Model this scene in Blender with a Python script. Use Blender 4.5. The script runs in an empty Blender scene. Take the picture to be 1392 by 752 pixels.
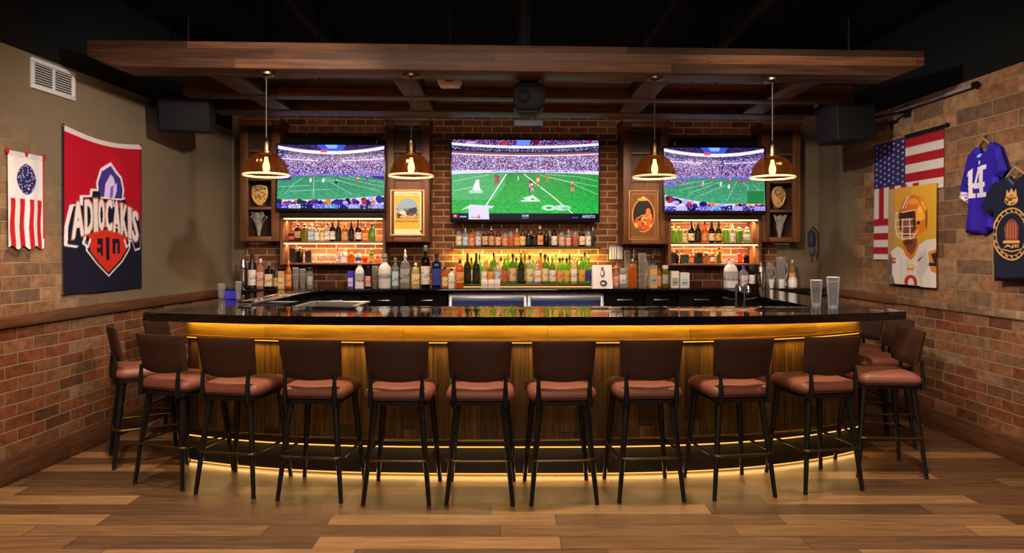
import bpy, bmesh, math, random
import numpy as np
from mathutils import Vector, Matrix
PI = math.pi
SC = bpy.context.scene
COL = SC.collection
random.seed(7); RNG = np.random.default_rng(11)
F, CX, HY, CH = 940.0, 696.0, 338.0, 1.5      # focal length (px of a 1392 wide frame), centre, horizon, eye height

def pt(px, py, Y):                             # a pixel at depth Y -> world point
    return Vector(((px-CX)*Y/F, Y, CH-(py-HY)*Y/F))
YAW = .035; PIV = 7.5                          # the back bar stands very slightly turned
def bx_(px, d): return (px-CX)*d/(F-YAW*(px-CX))
def bz_(px, py, d): return CH-(py-HY)*(d+YAW*bx_(px, d))/F

# ------------------------------------------------------------------ materials
def lin(c):
    return tuple((x/12.92 if x <= .04045 else ((x+.055)/1.055)**2.4) for x in [v/255 for v in c])
class NT:
    def __init__(s, name):
        s.m = bpy.data.materials.new(name); s.m.use_nodes = True
        s.t = s.m.node_tree; s.t.nodes.clear(); s.out = s.n('ShaderNodeOutputMaterial')
    def n(s, typ, **kw):
        nd = s.t.nodes.new(typ)
        for k, v in kw.items(): setattr(nd, k, v)
        return nd
    def l(s, a, b): s.t.links.new(a, b)
    def set(s, sock, v):
        if hasattr(v, 'is_linked') or hasattr(v, 'links'): s.l(v, sock)
        else: sock.default_value = v
    def math(s, op, a, b=0.0, c=0.0):
        nd = s.n('ShaderNodeMath', operation=op)
        for i, v in enumerate((a, b, c)): s.set(nd.inputs[i], v)
        return nd.outputs[0]
    def mix(s, f, a, b, blend='MIX'):
        nd = s.n('ShaderNodeMix', data_type='RGBA', blend_type=blend)
        s.set(nd.inputs[0], f); s.set(nd.inputs[6], col4(a)); s.set(nd.inputs[7], col4(b))
        return nd.outputs[2]
    def ramp(s, f, stops):
        nd = s.n('ShaderNodeValToRGB'); e = nd.color_ramp.elements
        while len(e) < len(stops): e.new(.5)
        for i, (p, c) in enumerate(stops): e[i].position = p; e[i].color = col4(c)
        s.set(nd.inputs[0], f); return nd.outputs[0]
    def xyz(s):
        tc = s.n('ShaderNodeTexCoord'); sp = s.n('ShaderNodeSeparateXYZ'); s.l(tc.outputs['Object'], sp.inputs[0])
        return tc.outputs['Object'], sp.outputs
    def comb(s, x, y, z=0.0):
        nd = s.n('ShaderNodeCombineXYZ')
        for i, v in enumerate((x, y, z)): s.set(nd.inputs[i], v)
        return nd.outputs[0]
    def noise(s, vec, scale, detail=3, rough=.55):
        nd = s.n('ShaderNodeTexNoise'); nd.inputs['Scale'].default_value = scale
        nd.inputs['Detail'].default_value = detail; nd.inputs['Roughness'].default_value = rough
        if vec is not None: s.l(vec, nd.inputs['Vector'])
        return nd.outputs['Fac']
    def bsdf(s, base, rough=.5, metal=0., spec=.5, **kw):
        b = s.n('ShaderNodeBsdfPrincipled')
        s.set(b.inputs['Base Color'], col4(base)); s.set(b.inputs['Roughness'], rough)
        s.set(b.inputs['Metallic'], metal); s.set(b.inputs['Specular IOR Level'], spec)
        for k, v in kw.items(): s.set(b.inputs[k], v)
        return b
    def bump(s, h, strength, dist, b):
        nd = s.n('ShaderNodeBump'); nd.inputs['Strength'].default_value = strength; nd.inputs['Distance'].default_value = dist
        s.l(h, nd.inputs['Height']); s.l(nd.outputs[0], b.inputs['Normal'])
    def done(s, b): s.l(b.outputs[0], s.out.inputs[0]); return s.m
def col4(c):
    if isinstance(c, (tuple, list)):
        if len(c) == 3 and max(c) > 2.: c = lin(c)
        return tuple(c)+(1.,) if len(c) == 3 else tuple(c)
    return c

_plain = {}
def plain(c, rough=.5, metal=0., spec=.5, nz=.12, scale=40., em=0., name=None):
    key = (tuple(c), rough, metal, spec, nz, em)
    if key in _plain: return _plain[key]
    t = NT(name or 'paint_%d' % len(_plain)); v, _ = t.xyz()
    f = t.noise(v, scale)
    base = t.mix(f, tuple(x*(1-nz) for x in lin(c)), tuple(min(1, x*(1+nz)) for x in lin(c)))
    b = t.bsdf(base, rough, metal, spec)
    if em: b.inputs['Emission Color'].default_value = col4(c); b.inputs['Emission Strength'].default_value = em
    _plain[key] = t.done(b); return _plain[key]
_em = {}
def emit(c, s, name='led'):
    key = (tuple(c), s)
    if key not in _em:
        t = NT(name); e = t.n('ShaderNodeEmission'); e.inputs[0].default_value = col4(c); e.inputs[1].default_value = s
        _em[key] = t.done(e)
    return _em[key]
_gl = {}
def glass(c, body=.12, gloss=.5, name='tinted_glass'):
    """thin tinted glass: tinted see-through, glossy by fresnel, a little body colour"""
    key = (tuple(c), body, gloss)
    if key in _gl: return _gl[key]
    t = NT(name)
    tr = t.n('ShaderNodeBsdfTransparent'); tr.inputs[0].default_value = col4(c)
    tl = t.n('ShaderNodeBsdfDiffuse'); tl.inputs[0].default_value = col4(c)
    gs = t.n('ShaderNodeBsdfGlossy'); gs.inputs['Roughness'].default_value = .06
    lw = t.n('ShaderNodeLayerWeight'); lw.inputs[0].default_value = .5
    m1 = t.n('ShaderNodeMixShader'); m1.inputs[0].default_value = body
    if body < .85: t.l(t.math('MULTIPLY_ADD', t.math('POWER', lw.outputs['Facing'], 2.5), .3, body), m1.inputs[0])  # edge highlights put in as extra diffuse colour at grazing view
    t.l(tr.outputs[0], m1.inputs[1]); t.l(tl.outputs[0], m1.inputs[2])
    f = t.math('MULTIPLY_ADD', t.math('POWER', lw.outputs['Facing'], 3.), gloss, .025)
    m2 = t.n('ShaderNodeMixShader'); t.l(f, m2.inputs[0]); t.l(m1.outputs[0], m2.inputs[1]); t.l(gs.outputs[0], m2.inputs[2])
    _gl[key] = t.done(m2); return _gl[key]

def planks(name, la, wa, L, W, stops, gap=.02, gapcol=(20, 12, 8), rough=.45, spec=.4, grain=.5, bump=.3, coat=0.):
    t = NT(name); v, o = t.xyz()
    def ax(a):
        r = o['xyz'.index(a[0])]
        for k in a[1:]: r = t.math('ADD', r, o['xyz'.index(k)])
        return r
    u, w = ax(la), ax(wa)
    vw = t.math('DIVIDE', w, W); row = t.math('FLOOR', vw)
    wn = t.n('ShaderNodeTexWhiteNoise', noise_dimensions='1D'); t.l(row, wn.inputs['W'])
    uu = t.math('MULTIPLY_ADD', wn.outputs[0], 7.31, t.math('DIVIDE', u, L)); cell = t.math('FLOOR', uu)
    w2 = t.n('ShaderNodeTexWhiteNoise', noise_dimensions='2D'); t.l(t.comb(cell, row), w2.inputs[0])
    base = t.ramp(w2.outputs[0], stops)
    gv = t.comb(t.math('MULTIPLY', u, 2.2), t.math('MULTIPLY', w, 34.), t.math('MULTIPLY_ADD', row, 3.7, t.math('MULTIPLY', cell, 1.9)))
    g = t.noise(gv, 1.3, 5, .65)
    g2 = t.ramp(g, [(.36, (1-grain,)*3), (.64, (1+grain*.35,)*3)])
    base = t.mix(1., base, g2, 'MULTIPLY')
    fr = t.math('FRACT', vw); e1 = t.math('LESS_THAN', fr, gap); e2 = t.math('LESS_THAN', t.math('FRACT', uu), gap*W/L*1.2)
    gm = t.math('MAXIMUM', e1, e2)
    base = t.mix(t.math('MULTIPLY', gm, .8), base, gapcol)
    b = t.bsdf(base, t.math('MULTIPLY_ADD', g, .25, rough-.12), 0., spec)
    if coat: b.inputs['Coat Weight'].default_value = coat; b.inputs['Coat Roughness'].default_value = .25
    t.bump(t.math('SUBTRACT', t.math('MULTIPLY', g, .3), gm), bump, .004, b)
    return t.done(b)

def brick_nodes(t, vec2, bw, bh, mortar, stops, mort, off=.5, nz=None):
    br = t.n('ShaderNodeTexBrick'); br.offset = off
    t.l(vec2, br.inputs['Vector'])
    br.inputs['Color1'].default_value = (0, 0, 0, 1); br.inputs['Color2'].default_value = (1, 1, 1, 1); br.inputs['Mortar'].default_value = (.5, .5, .5, 1)
    br.inputs['Scale'].default_value = 1.; br.inputs['Mortar Size'].default_value = mortar; br.inputs['Mortar Smooth'].default_value = .35
    br.inputs['Brick Width'].default_value = bw; br.inputs['Row Height'].default_value = bh
    c = t.ramp(br.outputs['Color'], stops)
    n1 = t.noise(vec2, 14., 5, .65)
    c = t.mix(1., c, t.ramp(n1, [(.32, (.58,)*3), (.68, (1.32,)*3)]), 'MULTIPLY')
    c = t.mix(t.math('MULTIPLY', br.outputs['Fac'], .85), c, mort)
    h = t.math('SUBTRACT', t.math('MULTIPLY', n1, .5), br.outputs['Fac'])
    return c, h
def brick(name, bw, bh, mortar, stops, mort, off=.5, rough=.85):
    t = NT(name); v, o = t.xyz()
    c, h = brick_nodes(t, t.comb(o[0], o[2]), bw, bh, mortar, stops, mort, off)
    b = t.bsdf(c, rough, 0., .25); t.bump(h, .7, .008, b); return t.done(b)

LOWSTOPS = [(0., (106, 59, 35)), (.2, (122, 71, 44)), (.36, (86, 53, 35)), (.52, (128, 87, 58)), (.68, (114, 64, 38)), (.84, (126, 98, 73)), (1., (96, 64, 44))]
UPSTOPS = [(0., (118, 82, 58)), (.25, (150, 114, 84)), (.45, (100, 70, 50)), (.62, (148, 122, 96)), (.8, (132, 92, 64)), (1., (96, 78, 64))]
def wall_mat(name, edge, soft, sign, railz):
    """painted brick dado, plaster above fading into bare tan brick, black above the picture line"""
    t = NT(name); v, o = t.xyz()
    n0 = t.noise(t.comb(o[0], o[2]), 1.7, 4, .6)
    wob = t.math('MULTIPLY_ADD', n0, .05, -.025)
    vv = t.comb(t.math('ADD', o[0], wob), t.math('ADD', o[2], t.math('MULTIPLY', wob, .5)))
    c1, h1 = brick_nodes(t, vv, .25, .083, .006, LOWSTOPS, (138, 114, 92), .43)
    c2, h2 = brick_nodes(t, vv, .24 if sign > 0 else .4, .088 if sign > 0 else .118, .005, UPSTOPS, (148, 124, 98), .37)
    n1 = t.noise(v, 9., 6, .7); n2 = t.noise(v, 60., 4, .7); n3 = t.noise(v, 1.1, 3)
    pl = t.mix(n3, (106, 93, 75), (122, 107, 87))
    pl = t.mix(1., pl, t.ramp(n1, [(.3, (.93,)*3), (.7, (1.05,)*3)]), 'MULTIPLY')
    d = t.math('MULTIPLY', t.math('SUBTRACT', o[0], edge), sign)            # >0 plaster side
    d = t.math('MULTIPLY_ADD', n0, 1.2, t.math('ADD', d, -.6))
    if sign > 0: d = t.math('ADD', d, t.math('MULTIPLY', t.math('SUBTRACT', o[2], 1.75), .8))
    f = t.math('MULTIPLY_ADD', d, 1./soft, .5); f = t.n('ShaderNodeClamp').inputs[0] and f
    cl = t.n('ShaderNodeClamp'); t.l(f, cl.inputs[0]); f = cl.outputs[0]
    up = t.mix(f, c2, pl)
    hu = t.n('ShaderNodeMix', data_type='FLOAT'); t.l(f, hu.inputs[0]); t.l(h2, hu.inputs[2]); t.l(t.math('MULTIPLY_ADD', n2, .05, t.math('MULTIPLY', n1, .04)), hu.inputs[3])
    low = t.math('LESS_THAN', o[2], railz)
    c = t.mix(low, up, c1)
    hm = t.n('ShaderNodeMix', data_type='FLOAT'); t.l(low, hm.inputs[0]); t.l(hu.outputs[0], hm.inputs[2]); t.l(h1, hm.inputs[3])
    top = t.math('GREATER_THAN', o[2], 2.8)
    c = t.mix(top, c, (9, 12, 14))
    b = t.bsdf(c, .85, 0., .2); t.bump(hm.outputs[0], .75, .011, b)
    return t.done(b)

M = {}
M['floor'] = planks('oak_floor', 'x', 'y', 1.25, .15, [(0, (66, 44, 27)), (.2, (106, 77, 48)), (.21, (72, 49, 30)), (.4, (84, 59, 36)), (.41, (130, 96, 62)), (.6, (116, 86, 54)), (.61, (66, 45, 28)), (.78, (90, 63, 40)), (.8, (102, 74, 46)), (1, (132, 100, 66))], .03, (26, 16, 10), .4, .5, .38, .3, .15)
M['beam'] = planks('beam_timber', 'x', 'yz', 1.5, .066, [(0, (36, 21, 14)), (.28, (92, 58, 36)), (.3, (48, 29, 19)), (.5, (60, 37, 24)), (.52, (104, 67, 42)), (.78, (82, 52, 33)), (.8, (40, 25, 17)), (1, (70, 44, 28))], .04, (20, 12, 8), .5, .35, .45)
M['crossbeam'] = planks('cross_timber', 'y', 'xz', 1.2, .1, [(0, (53, 33, 22)), (.5, (75, 48, 30)), (1, (48, 30, 22))], .02, (22, 13, 9), .5, .35, .45)
M['barplank'] = planks('bar_planks', 'z', 'x', 1.4, .105, [(0, (44, 32, 14)), (.25, (92, 66, 30)), (.5, (58, 40, 19)), (.75, (104, 78, 36)), (1, (40, 28, 13))], .06, (14, 9, 4), .4, .4, .6)
M['fascia'] = planks('bar_fascia', 'x', 'z', .95, .145, [(0, (93, 70, 30)), (.5, (110, 86, 37)), (1, (99, 75, 33))], .02, (36, 23, 6), .38, .4, .4)
M['cab'] = planks('walnut_cabinet', 'z', 'xy', 3., .12, [(0, (88, 53, 29)), (.5, (107, 66, 37)), (1, (95, 58, 32))], .0, (17, 10, 7), .45, .4, .45)
M['cabh'] = planks('walnut_rail', 'x', 'yz', 3., .12, [(0, (94, 56, 32)), (.5, (110, 68, 39)), (1, (100, 61, 36))], .0, (17, 10, 7), .45, .4, .45)
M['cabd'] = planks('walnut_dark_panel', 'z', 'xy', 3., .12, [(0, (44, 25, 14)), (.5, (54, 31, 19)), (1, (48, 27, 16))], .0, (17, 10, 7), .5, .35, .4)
M['rail'] = planks('wall_rail_wood', 'x', 'z', 1.1, .2, [(0, (85, 52, 34)), (.5, (102, 66, 44)), (1, (90, 57, 39))], .01, (33, 20, 13), .5, .35, .4)
M['backbrick'] = brick('back_wall_brick', .215, .0715, .0075, [(0., (98, 56, 36)), (.3, (122, 74, 48)), (.55, (84, 48, 34)), (.8, (130, 82, 54)), (1, (106, 64, 42))], (172, 144, 112), .5)
M['plaster'] = plain((112, 96, 76), .85, 0, .2, .25, 6.)
M['black_paint'] = plain((9, 12, 14), .8, 0, .2)
M['ceil'] = plain((7, 8, 9), .9, 0, .15)
M['pipe'] = plain((10, 10, 11), .6, 0, .2); M['rod'] = plain((2, 2, 2), .9, 0, .0)
M['black_metal'] = plain((20, 20, 21), .42, .6, .5, name='black_metal')
M['leg'] = plain((24, 23, 23), .4, .5, .5, name='powder_coated_steel')
M['ring'] = plain((84, 66, 40), .32, .9, .5, name='bronze_tube')
M['rubber'] = plain((14, 14, 14), .8)
M['brass'] = plain((116, 94, 70), .34, 1., .5, name='aged_brass')
M['chrome'] = plain((214, 214, 220), .12, 1., .5, name='chrome')
M['steel'] = plain((190, 192, 198), .28, 1., .5, name='brushed_steel')
M['bezel'] = plain((10, 10, 12), .3, 0, .5, name='tv_bezel')
M['black_lacquer'] = plain((5, 5, 6), .6, 0, .1, name='black_cabinet')
M['kick'] = plain((16, 15, 14), .45, 0, .4)
M['white_pl'] = plain((244, 244, 248), .5, 0, .4)
M['vent'] = plain((196, 196, 200), .5, 0, .4, name='vent_enamel')
M['vent_dark'] = plain((26, 24, 24), .8)
M['speaker'] = plain((9, 9, 10), .7, 0, .2, .3, 200.)
M['grille'] = plain((18, 18, 23), .75, 0, .2, .35, 400.)
M['white_cloth'] = plain((216, 210, 214), .85, 0, .2)
M['red_cloth'] = plain((150, 20, 30), .85, 0, .2)
M['wood_dowel'] = plain((150, 112, 74), .5)
M['gold'] = plain((216, 174, 108), .5, .35, .5, .25, 60., name='antique_gold')

def leather():
    t = NT('brown_leather'); v, o = t.xyz(); n = t.noise(v, 9., 4); n2 = t.noise(v, 180., 2)
    b = t.bsdf(t.mix(n, (98, 54, 42), (116, 66, 52)), .5, 0., .4); t.bump(n2, .12, .002, b); return t.done(b)
def leather_shaded():  # seat leather darkened: shade on the backrests put into the colour
    t = NT('brown_leather_shaded'); v, o = t.xyz(); n = t.noise(v, 9., 4); n2 = t.noise(v, 180., 2)
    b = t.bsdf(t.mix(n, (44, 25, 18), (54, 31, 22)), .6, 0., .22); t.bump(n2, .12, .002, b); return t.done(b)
M['seat'] = leather(); M['back'] = leather_shaded()
def granite():
    t = NT('polished_black_granite'); v, o = t.xyz()
    vo = t.n('ShaderNodeTexVoronoi'); vo.inputs['Scale'].default_value = 70.; t.l(v, vo.inputs['Vector'])
    n = t.noise(v, 22., 4)
    sp = t.math('MULTIPLY', t.math('LESS_THAN', vo.outputs['Distance'], .16), t.math('GREATER_THAN', n, .6))
    return t.done(t.bsdf(t.mix(sp, (9, 8, 9), (88, 74, 62)), .05, 0., .6))
M['granite'] = granite()

# ------------------------------------------------------------------ mesh helpers
class MB:
    def __init__(s): s.b = bmesh.new()
    def box(s, x0, x1, y0, y1, z0, z1, bev=0., mat=None, seg=2):
        vs = [s.b.verts.new(p) for p in ((x0,y0,z0),(x1,y0,z0),(x1,y1,z0),(x0,y1,z0),(x0,y0,z1),(x1,y0,z1),(x1,y1,z1),(x0,y1,z1))]
        fs = [s.b.faces.new([vs[i] for i in f]) for f in ((3,2,1,0),(4,5,6,7),(0,1,5,4),(1,2,6,5),(2,3,7,6),(3,0,4,7))]
        if bev:
            es = list({e for f in fs for e in f.edges})
            r = bmesh.ops.bevel(s.b, geom=es, offset=bev, segments=seg, profile=.5, affect='EDGES')
            vs = list({v for v in vs if v.is_valid} | set(r['verts']) | {v for f in r['faces'] for v in f.verts})
        if mat is not None: bmesh.ops.transform(s.b, matrix=mat, verts=vs)
        return s
    def lathe(s, prof, n=20, c=(0,0,0), rf=None, cap0=True, cap1=True, mat=None):
        rings = []
        for r, z in prof:
            ring = []
            for i in range(n):
                a = 2*PI*i/n; rr = r*(rf(a) if rf else 1.)
                ring.append(s.b.verts.new((c[0]+rr*math.cos(a), c[1]+rr*math.sin(a), c[2]+z)))
            rings.append(ring)
        for a, b in zip(rings, rings[1:]):
            for i in range(n): s.b.faces.new((a[i], a[(i+1) % n], b[(i+1) % n], b[i]))
        if cap0: s.b.faces.new(rings[0][::-1])
        if cap1: s.b.faces.new(rings[-1])
        if mat is not None: bmesh.ops.transform(s.b, matrix=mat, verts=[v for r in rings for v in r])
        return s
    def tube(s, pts, rad, n=8, closed=False, caps=True):
        pts = [Vector(p) for p in pts]; N = len(pts); rings = []
        rads = rad if isinstance(rad, (list, tuple)) else [rad]*N
        up = None
        for i, p in enumerate(pts):
            a = pts[(i-1) % N] if closed or i > 0 else p; b = pts[(i+1) % N] if closed or i < N-1 else p
            d = (b-a).normalized()
            if up is None: up = Vector((0,0,1)) if abs(d.z) < .9 else Vector((1,0,0))
            x = d.cross(up)
            if x.length < 1e-4: x = d.cross(Vector((0,1,0)))
            x.normalize(); y = d.cross(x).normalized(); up = -y if False else up
            rings.append([s.b.verts.new(p+(x*math.cos(2*PI*k/n)+y*math.sin(2*PI*k/n))*rads[i]) for k in range(n)])
        M_ = N if closed else N-1
        for i in range(M_):
            a, b = rings[i], rings[(i+1) % N]
            for k in range(n): s.b.faces.new((a[k], a[(k+1) % n], b[(k+1) % n], b[k]))
        if caps and not closed: s.b.faces.new(rings[0][::-1]); s.b.faces.new(rings[-1])
        return s
    def prism(s, poly, z0, z1, axis='z', bev=0.):
        def P(p, h): return {'z': (p[0],p[1],h), 'y': (p[0],h,p[1]), 'x': (h,p[0],p[1])}[axis]
        a = [s.b.verts.new(P(p, z0)) for p in poly]; b = [s.b.verts.new(P(p, z1)) for p in poly]; n = len(poly)
        f0 = s.b.faces.new(a[::-1]); f1 = s.b.faces.new(b)
        for i in range(n): s.b.faces.new((a[i], a[(i+1) % n], b[(i+1) % n], b[i]))
        if bev: bmesh.ops.bevel(s.b, geom=list(f0.edges)+list(f1.edges), offset=bev, segments=2, profile=.5, affect='EDGES')
        return s
    def ribbon(s, xs, fn, o0, o1, z0, z1):
        sec = []
        for x in xs:
            y = fn(x); sec.append([s.b.verts.new((x, y+o0, z0)), s.b.verts.new((x, y+o0, z1)), s.b.verts.new((x, y+o1, z1)), s.b.verts.new((x, y+o1, z0))])
        for a, b in zip(sec, sec[1:]):
            for k in range(4): s.b.faces.new((a[k], a[(k+1) % 4], b[(k+1) % 4], b[k]))
        s.b.faces.new(sec[0]); s.b.faces.new(sec[-1][::-1]); return s
    def mesh(s, name, mat, ang=35):
        bmesh.ops.recalc_face_normals(s.b, faces=s.b.faces)
        me = bpy.data.meshes.new(name); s.b.to_mesh(me); s.b.free()
        me.polygons.foreach_set('use_smooth', [True]*len(me.polygons))
        if ang < 180: me.set_sharp_from_angle(angle=math.radians(ang))
        if mat: me.materials.append(mat)
        return me
    def build(s, name, mat, parent=None, ang=35):
        return link(name, s.mesh(name, mat, ang), parent)
def link(name, me, parent=None):
    o = bpy.data.objects.new(name, me); COL.objects.link(o)
    if parent is not None: o.parent = parent
    return o
BACK = []
def tag(o, label=None, cat=None, group=None, kind=None, back=False):
    if label: o['label'] = label
    if cat: o['category'] = cat
    if group: o['group'] = group
    if kind: o['kind'] = kind
    if back: BACK.append(o)
    return o
def thing(name, label, cat, loc=(0,0,0), rz=0., group=None, back=False):
    o = bpy.data.objects.new(name, None); COL.objects.link(o); o.empty_display_size = .1
    o.location = loc; o.rotation_euler = (0, 0, rz)
    return tag(o, label, cat, group, None, back)
def struct(o, back=False, label=None): return tag(o, label, None, None, 'structure', back)
KIDS = {}
def copy_tree(o, parent=None):
    c = o.copy(); COL.objects.link(c); c.parent = parent
    for ch in list(o.children): copy_tree(ch, c)
    return c

# ------------------------------------------------------------------ little raster painter -> coloured grid meshes
class Cv:
    def __init__(s, w, h, bg):
        s.w, s.h = w, h; s.a = np.empty((h, w, 3)); s.a[:] = np.array(bg)/255.; s.m = np.zeros((h, w), bool)
        s.X, s.Y = np.meshgrid((np.arange(w)+.5)/w, (np.arange(h)+.5)/h)
    def _put(s, mask, c, al=1.):
        s.a[mask] = s.a[mask]*(1-al)+np.array(c)/255.*al; return s
    def rect(s, x0, y0, x1, y1, c, al=1.): return s._put((s.X >= x0) & (s.X < x1) & (s.Y >= y0) & (s.Y < y1), c, al)
    def ell(s, cx, cy, rx, ry, c, al=1.): return s._put(((s.X-cx)/rx)**2+((s.Y-cy)/ry)**2 < 1, c, al)
    def inside(s, pts):
        X, Y = s.X, s.Y; r = np.zeros(X.shape, bool); n = len(pts)
        for i in range(n):
            x0, y0 = pts[i]; x1, y1 = pts[(i+1) % n]
            if y0 == y1: continue
            c = ((y0 > Y) != (y1 > Y)) & (X < (x1-x0)*(Y-y0)/(y1-y0)+x0); r ^= c
        return r
    def poly(s, pts, c, al=1.): return s._put(s.inside(pts), c, al)
    def seg(s, x0, y0, x1, y1, th, c, al=1.):
        asp = s.h/s.w; dx, dy = x1-x0, (y1-y0)*asp; L2 = dx*dx+dy*dy+1e-12
        t = np.clip(((s.X-x0)*dx+(s.Y-y0)*asp*dy)/L2, 0, 1)
        return s._put((s.X-x0-t*dx)**2+((s.Y-y0)*asp-t*dy)**2 < (th/2)**2, c, al)
    def path(s, pts, th, c, al=1.):
        for a, b in zip(pts, pts[1:]): s.seg(*a, *b, th, c, al)
        return s
    def speck(s, mask, pal, n=2, p=1., w=None):
        hh, ww = s.h//n+1, s.w//n+1
        idx = RNG.choice(len(pal), (hh, ww), p=w); pa = np.array(pal)/255.
        big = np.repeat(np.repeat(pa[idx], n, 0), n, 1)[:s.h, :s.w]
        mk = mask & (np.repeat(np.repeat(RNG.random((hh, ww)) < p, n, 0), n, 1)[:s.h, :s.w])
        s.a[mk] = big[mk]; return s
    def tris(s, T, c, al=1.):
        for t in T:
            (x0,y0),(x1,y1),(x2,y2) = t
            i0 = max(0, int(min(x0,x1,x2)*s.w)-1); i1 = min(s.w, int(max(x0,x1,x2)*s.w)+2); j0 = max(0, int(min(y0,y1,y2)*s.h)-1); j1 = min(s.h, int(max(y0,y1,y2)*s.h)+2)
            if i1 <= i0 or j1 <= j0: continue
            X = s.X[j0:j1, i0:i1]; Y = s.Y[j0:j1, i0:i1]
            d = (x1-x0)*(y2-y0)-(x2-x0)*(y1-y0)
            if abs(d) < 1e-12: continue
            a = ((x1-x0)*(Y-y0)-(X-x0)*(y1-y0))/d; b = ((X-x0)*(y2-y0)-(x2-x0)*(Y-y0))/d
            mk = (a >= -.001) & (b >= -.001) & (a+b <= 1.001); sub = s.a[j0:j1, i0:i1]
            sub[mk] = sub[mk]*(1-al)+np.array(c)/255.*al
        return s
    def down(s):
        h, w = s.h//2, s.w//2
        return s.a[:h*2, :w*2].reshape(h, 2, w, 2, 3).mean((1, 3))
_gly = {}
def glyphs(txt):
    """triangles of a word in Blender's built-in font, normalised to a unit box"""
    if txt in _gly: return _gly[txt]
    cu = bpy.data.curves.new('lettering', 'FONT'); cu.body = txt; cu.fill_mode = 'FRONT'; cu.resolution_u = 2; cu.offset = .02
    o = bpy.data.objects.new('lettering', cu); COL.objects.link(o)
    dg = bpy.context.evaluated_depsgraph_get(); ev = o.evaluated_get(dg); me = ev.to_mesh(); me.calc_loop_triangles()
    V = np.array([v.co[:2] for v in me.vertices]); T = [list(t.vertices) for t in me.loop_triangles]
    mn, mx = V.min(0), V.max(0); V = (V-mn)/(mx-mn); V[:, 1] = 1-V[:, 1]
    ev.to_mesh_clear(); bpy.data.objects.remove(o); bpy.data.curves.remove(cu)
    _gly[txt] = (V, T); return _gly[txt]
def word(cv, txt, fn, c, al=1.):
    V, T = glyphs(txt); P = [fn(u, v) for u, v in V]
    cv.tris([[P[i] for i in t] for t in T], c, al)

def vcol_mat(name, em=0., rough=.8, spec=.2):
    t = NT(name); a = t.n('ShaderNodeAttribute'); a.attribute_name = 'Col'
    if em:
        b = t.bsdf((3, 3, 3), .2, 0., .12); t.l(a.outputs['Color'], b.inputs['Emission Color']); b.inputs['Emission Strength'].default_value = em
    else:
        v, _ = t.xyz(); n = t.noise(v, 220., 2); b = t.bsdf(a.outputs['Color'], rough, 0., spec); t.bump(n, .15, .001, b)
    return t.done(b)
M['tvscreen'] = vcol_mat('lit_tv_screen', 1.12)
M['print'] = vcol_mat('printed_cloth'); M['printp'] = vcol_mat('printed_paper', 0, .45, .4)
def picture(name, w, h, img, mat, parent=None, mask=None, disp=None, x0=0., z0=0., warp=None):
    """grid lying in local XZ (facing -Y) whose vertices carry the picture"""
    H, W = img.shape[:2]
    u = (np.arange(W)+.5)/W; v = (np.arange(H)+.5)/H; U, V = np.meshgrid(u, v)
    Xc = x0+U*w; Zc = z0+(1-V)*h; Yc = np.zeros_like(Xc) if disp is None else disp(U, V)
    if warp is not None: Xc, Zc = warp(U, V, Xc, Zc)
    co = np.stack([Xc, Yc, Zc], -1).reshape(-1, 3)
    idx = np.arange(H*W).reshape(H, W)
    q = np.stack([idx[1:, :-1], idx[1:, 1:], idx[:-1, 1:], idx[:-1, :-1]], -1).reshape(-1, 4)
    if mask is not None:
        mk = mask.reshape(-1); q = q[mk[q].all(1)]
        used = np.unique(q); re = -np.ones(H*W, int); re[used] = np.arange(len(used)); q = re[q]; co = co[used]; cols = img.reshape(-1, 3)[used]
    else: cols = img.reshape(-1, 3)
    me = bpy.data.meshes.new(name); me.vertices.add(len(co)); me.vertices.foreach_set('co', co.ravel())
    me.loops.add(q.size); me.loops.foreach_set('vertex_index', q.ravel().astype(np.int32))
    me.polygons.add(len(q)); me.polygons.foreach_set('loop_start', np.arange(0, q.size, 4, dtype=np.int32))
    me.update(calc_edges=True)
    me.polygons.foreach_set('use_smooth', [True]*len(q))
    at = me.color_attributes.new('Col', 'BYTE_COLOR', 'POINT')
    at.data.foreach_set('color_srgb', np.concatenate([np.clip(cols, 0, 1), np.ones((len(cols), 1))], 1).ravel().astype(np.float32))
    me.materials.append(mat); me.update()
    return link(name, me, parent)

# ------------------------------------------------------------------ room shell
def xl(Y): return -3.22+.046*(Y-4.35)
def xr(Y): return 3.554-.03*(Y-4.8)
PHL, PHR = math.atan2(1, .046), math.atan2(-1, .03)
def WL(px):                                   # depth of the left-wall point seen at px
    return 3.4201/(-(px-CX)/F+.046)
def WR(px): return 3.698/((px-CX)/F+.03)
Y0, Y1, ZC = -2.5, 7.9, 3.5
m = MB().box(-3.9, 4.1, Y0, Y1+.1, -.06, 0); struct(m.build('floor', M['floor']))
m = MB().box(-3.9, 4.1, Y0, Y1+.1, ZC, ZC+.06); struct(m.build('ceiling', M['ceil']))
for side, fx, ph, edge in (('left', xl, PHL, 1.9), ('right', xr, PHR, 0)):
    L = (Y1-Y0)*math.sqrt(1+.046**2 if side == 'left' else 1+.03**2)
    if side == 'left':
        o = MB().box(0, L, 0, .12, 0, ZC).build('wall_left', wall_mat('left_wall_finish', 7.15, .9, 1, 1.0)); o.location = (xl(Y0), Y0, 0)
    else:
        o = MB().box(0, L, 0, .12, 0, ZC).build('wall_right', wall_mat('right_wall_finish', .85, .35, -1, 1.0)); o.location = (xr(Y1), Y1, 0)
    o.rotation_euler.z = ph; struct(o)
o = MB().box(-3.9, 4.1, Y0-.12, Y0, 0, ZC).build('wall_front', plain((70, 52, 40), .85)); struct(o)
o = MB().box(-2.93, 3.0, 7.7, 7.82, 0, ZC).build('wall_back', M['backbrick']); struct(o, True)
o = MB().box(3.0, 3.62, 7.7, 7.82, 0, ZC).build('wall_back_plaster', M['plaster']); o.name = 'wall_rear'; struct(o, True)
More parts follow.
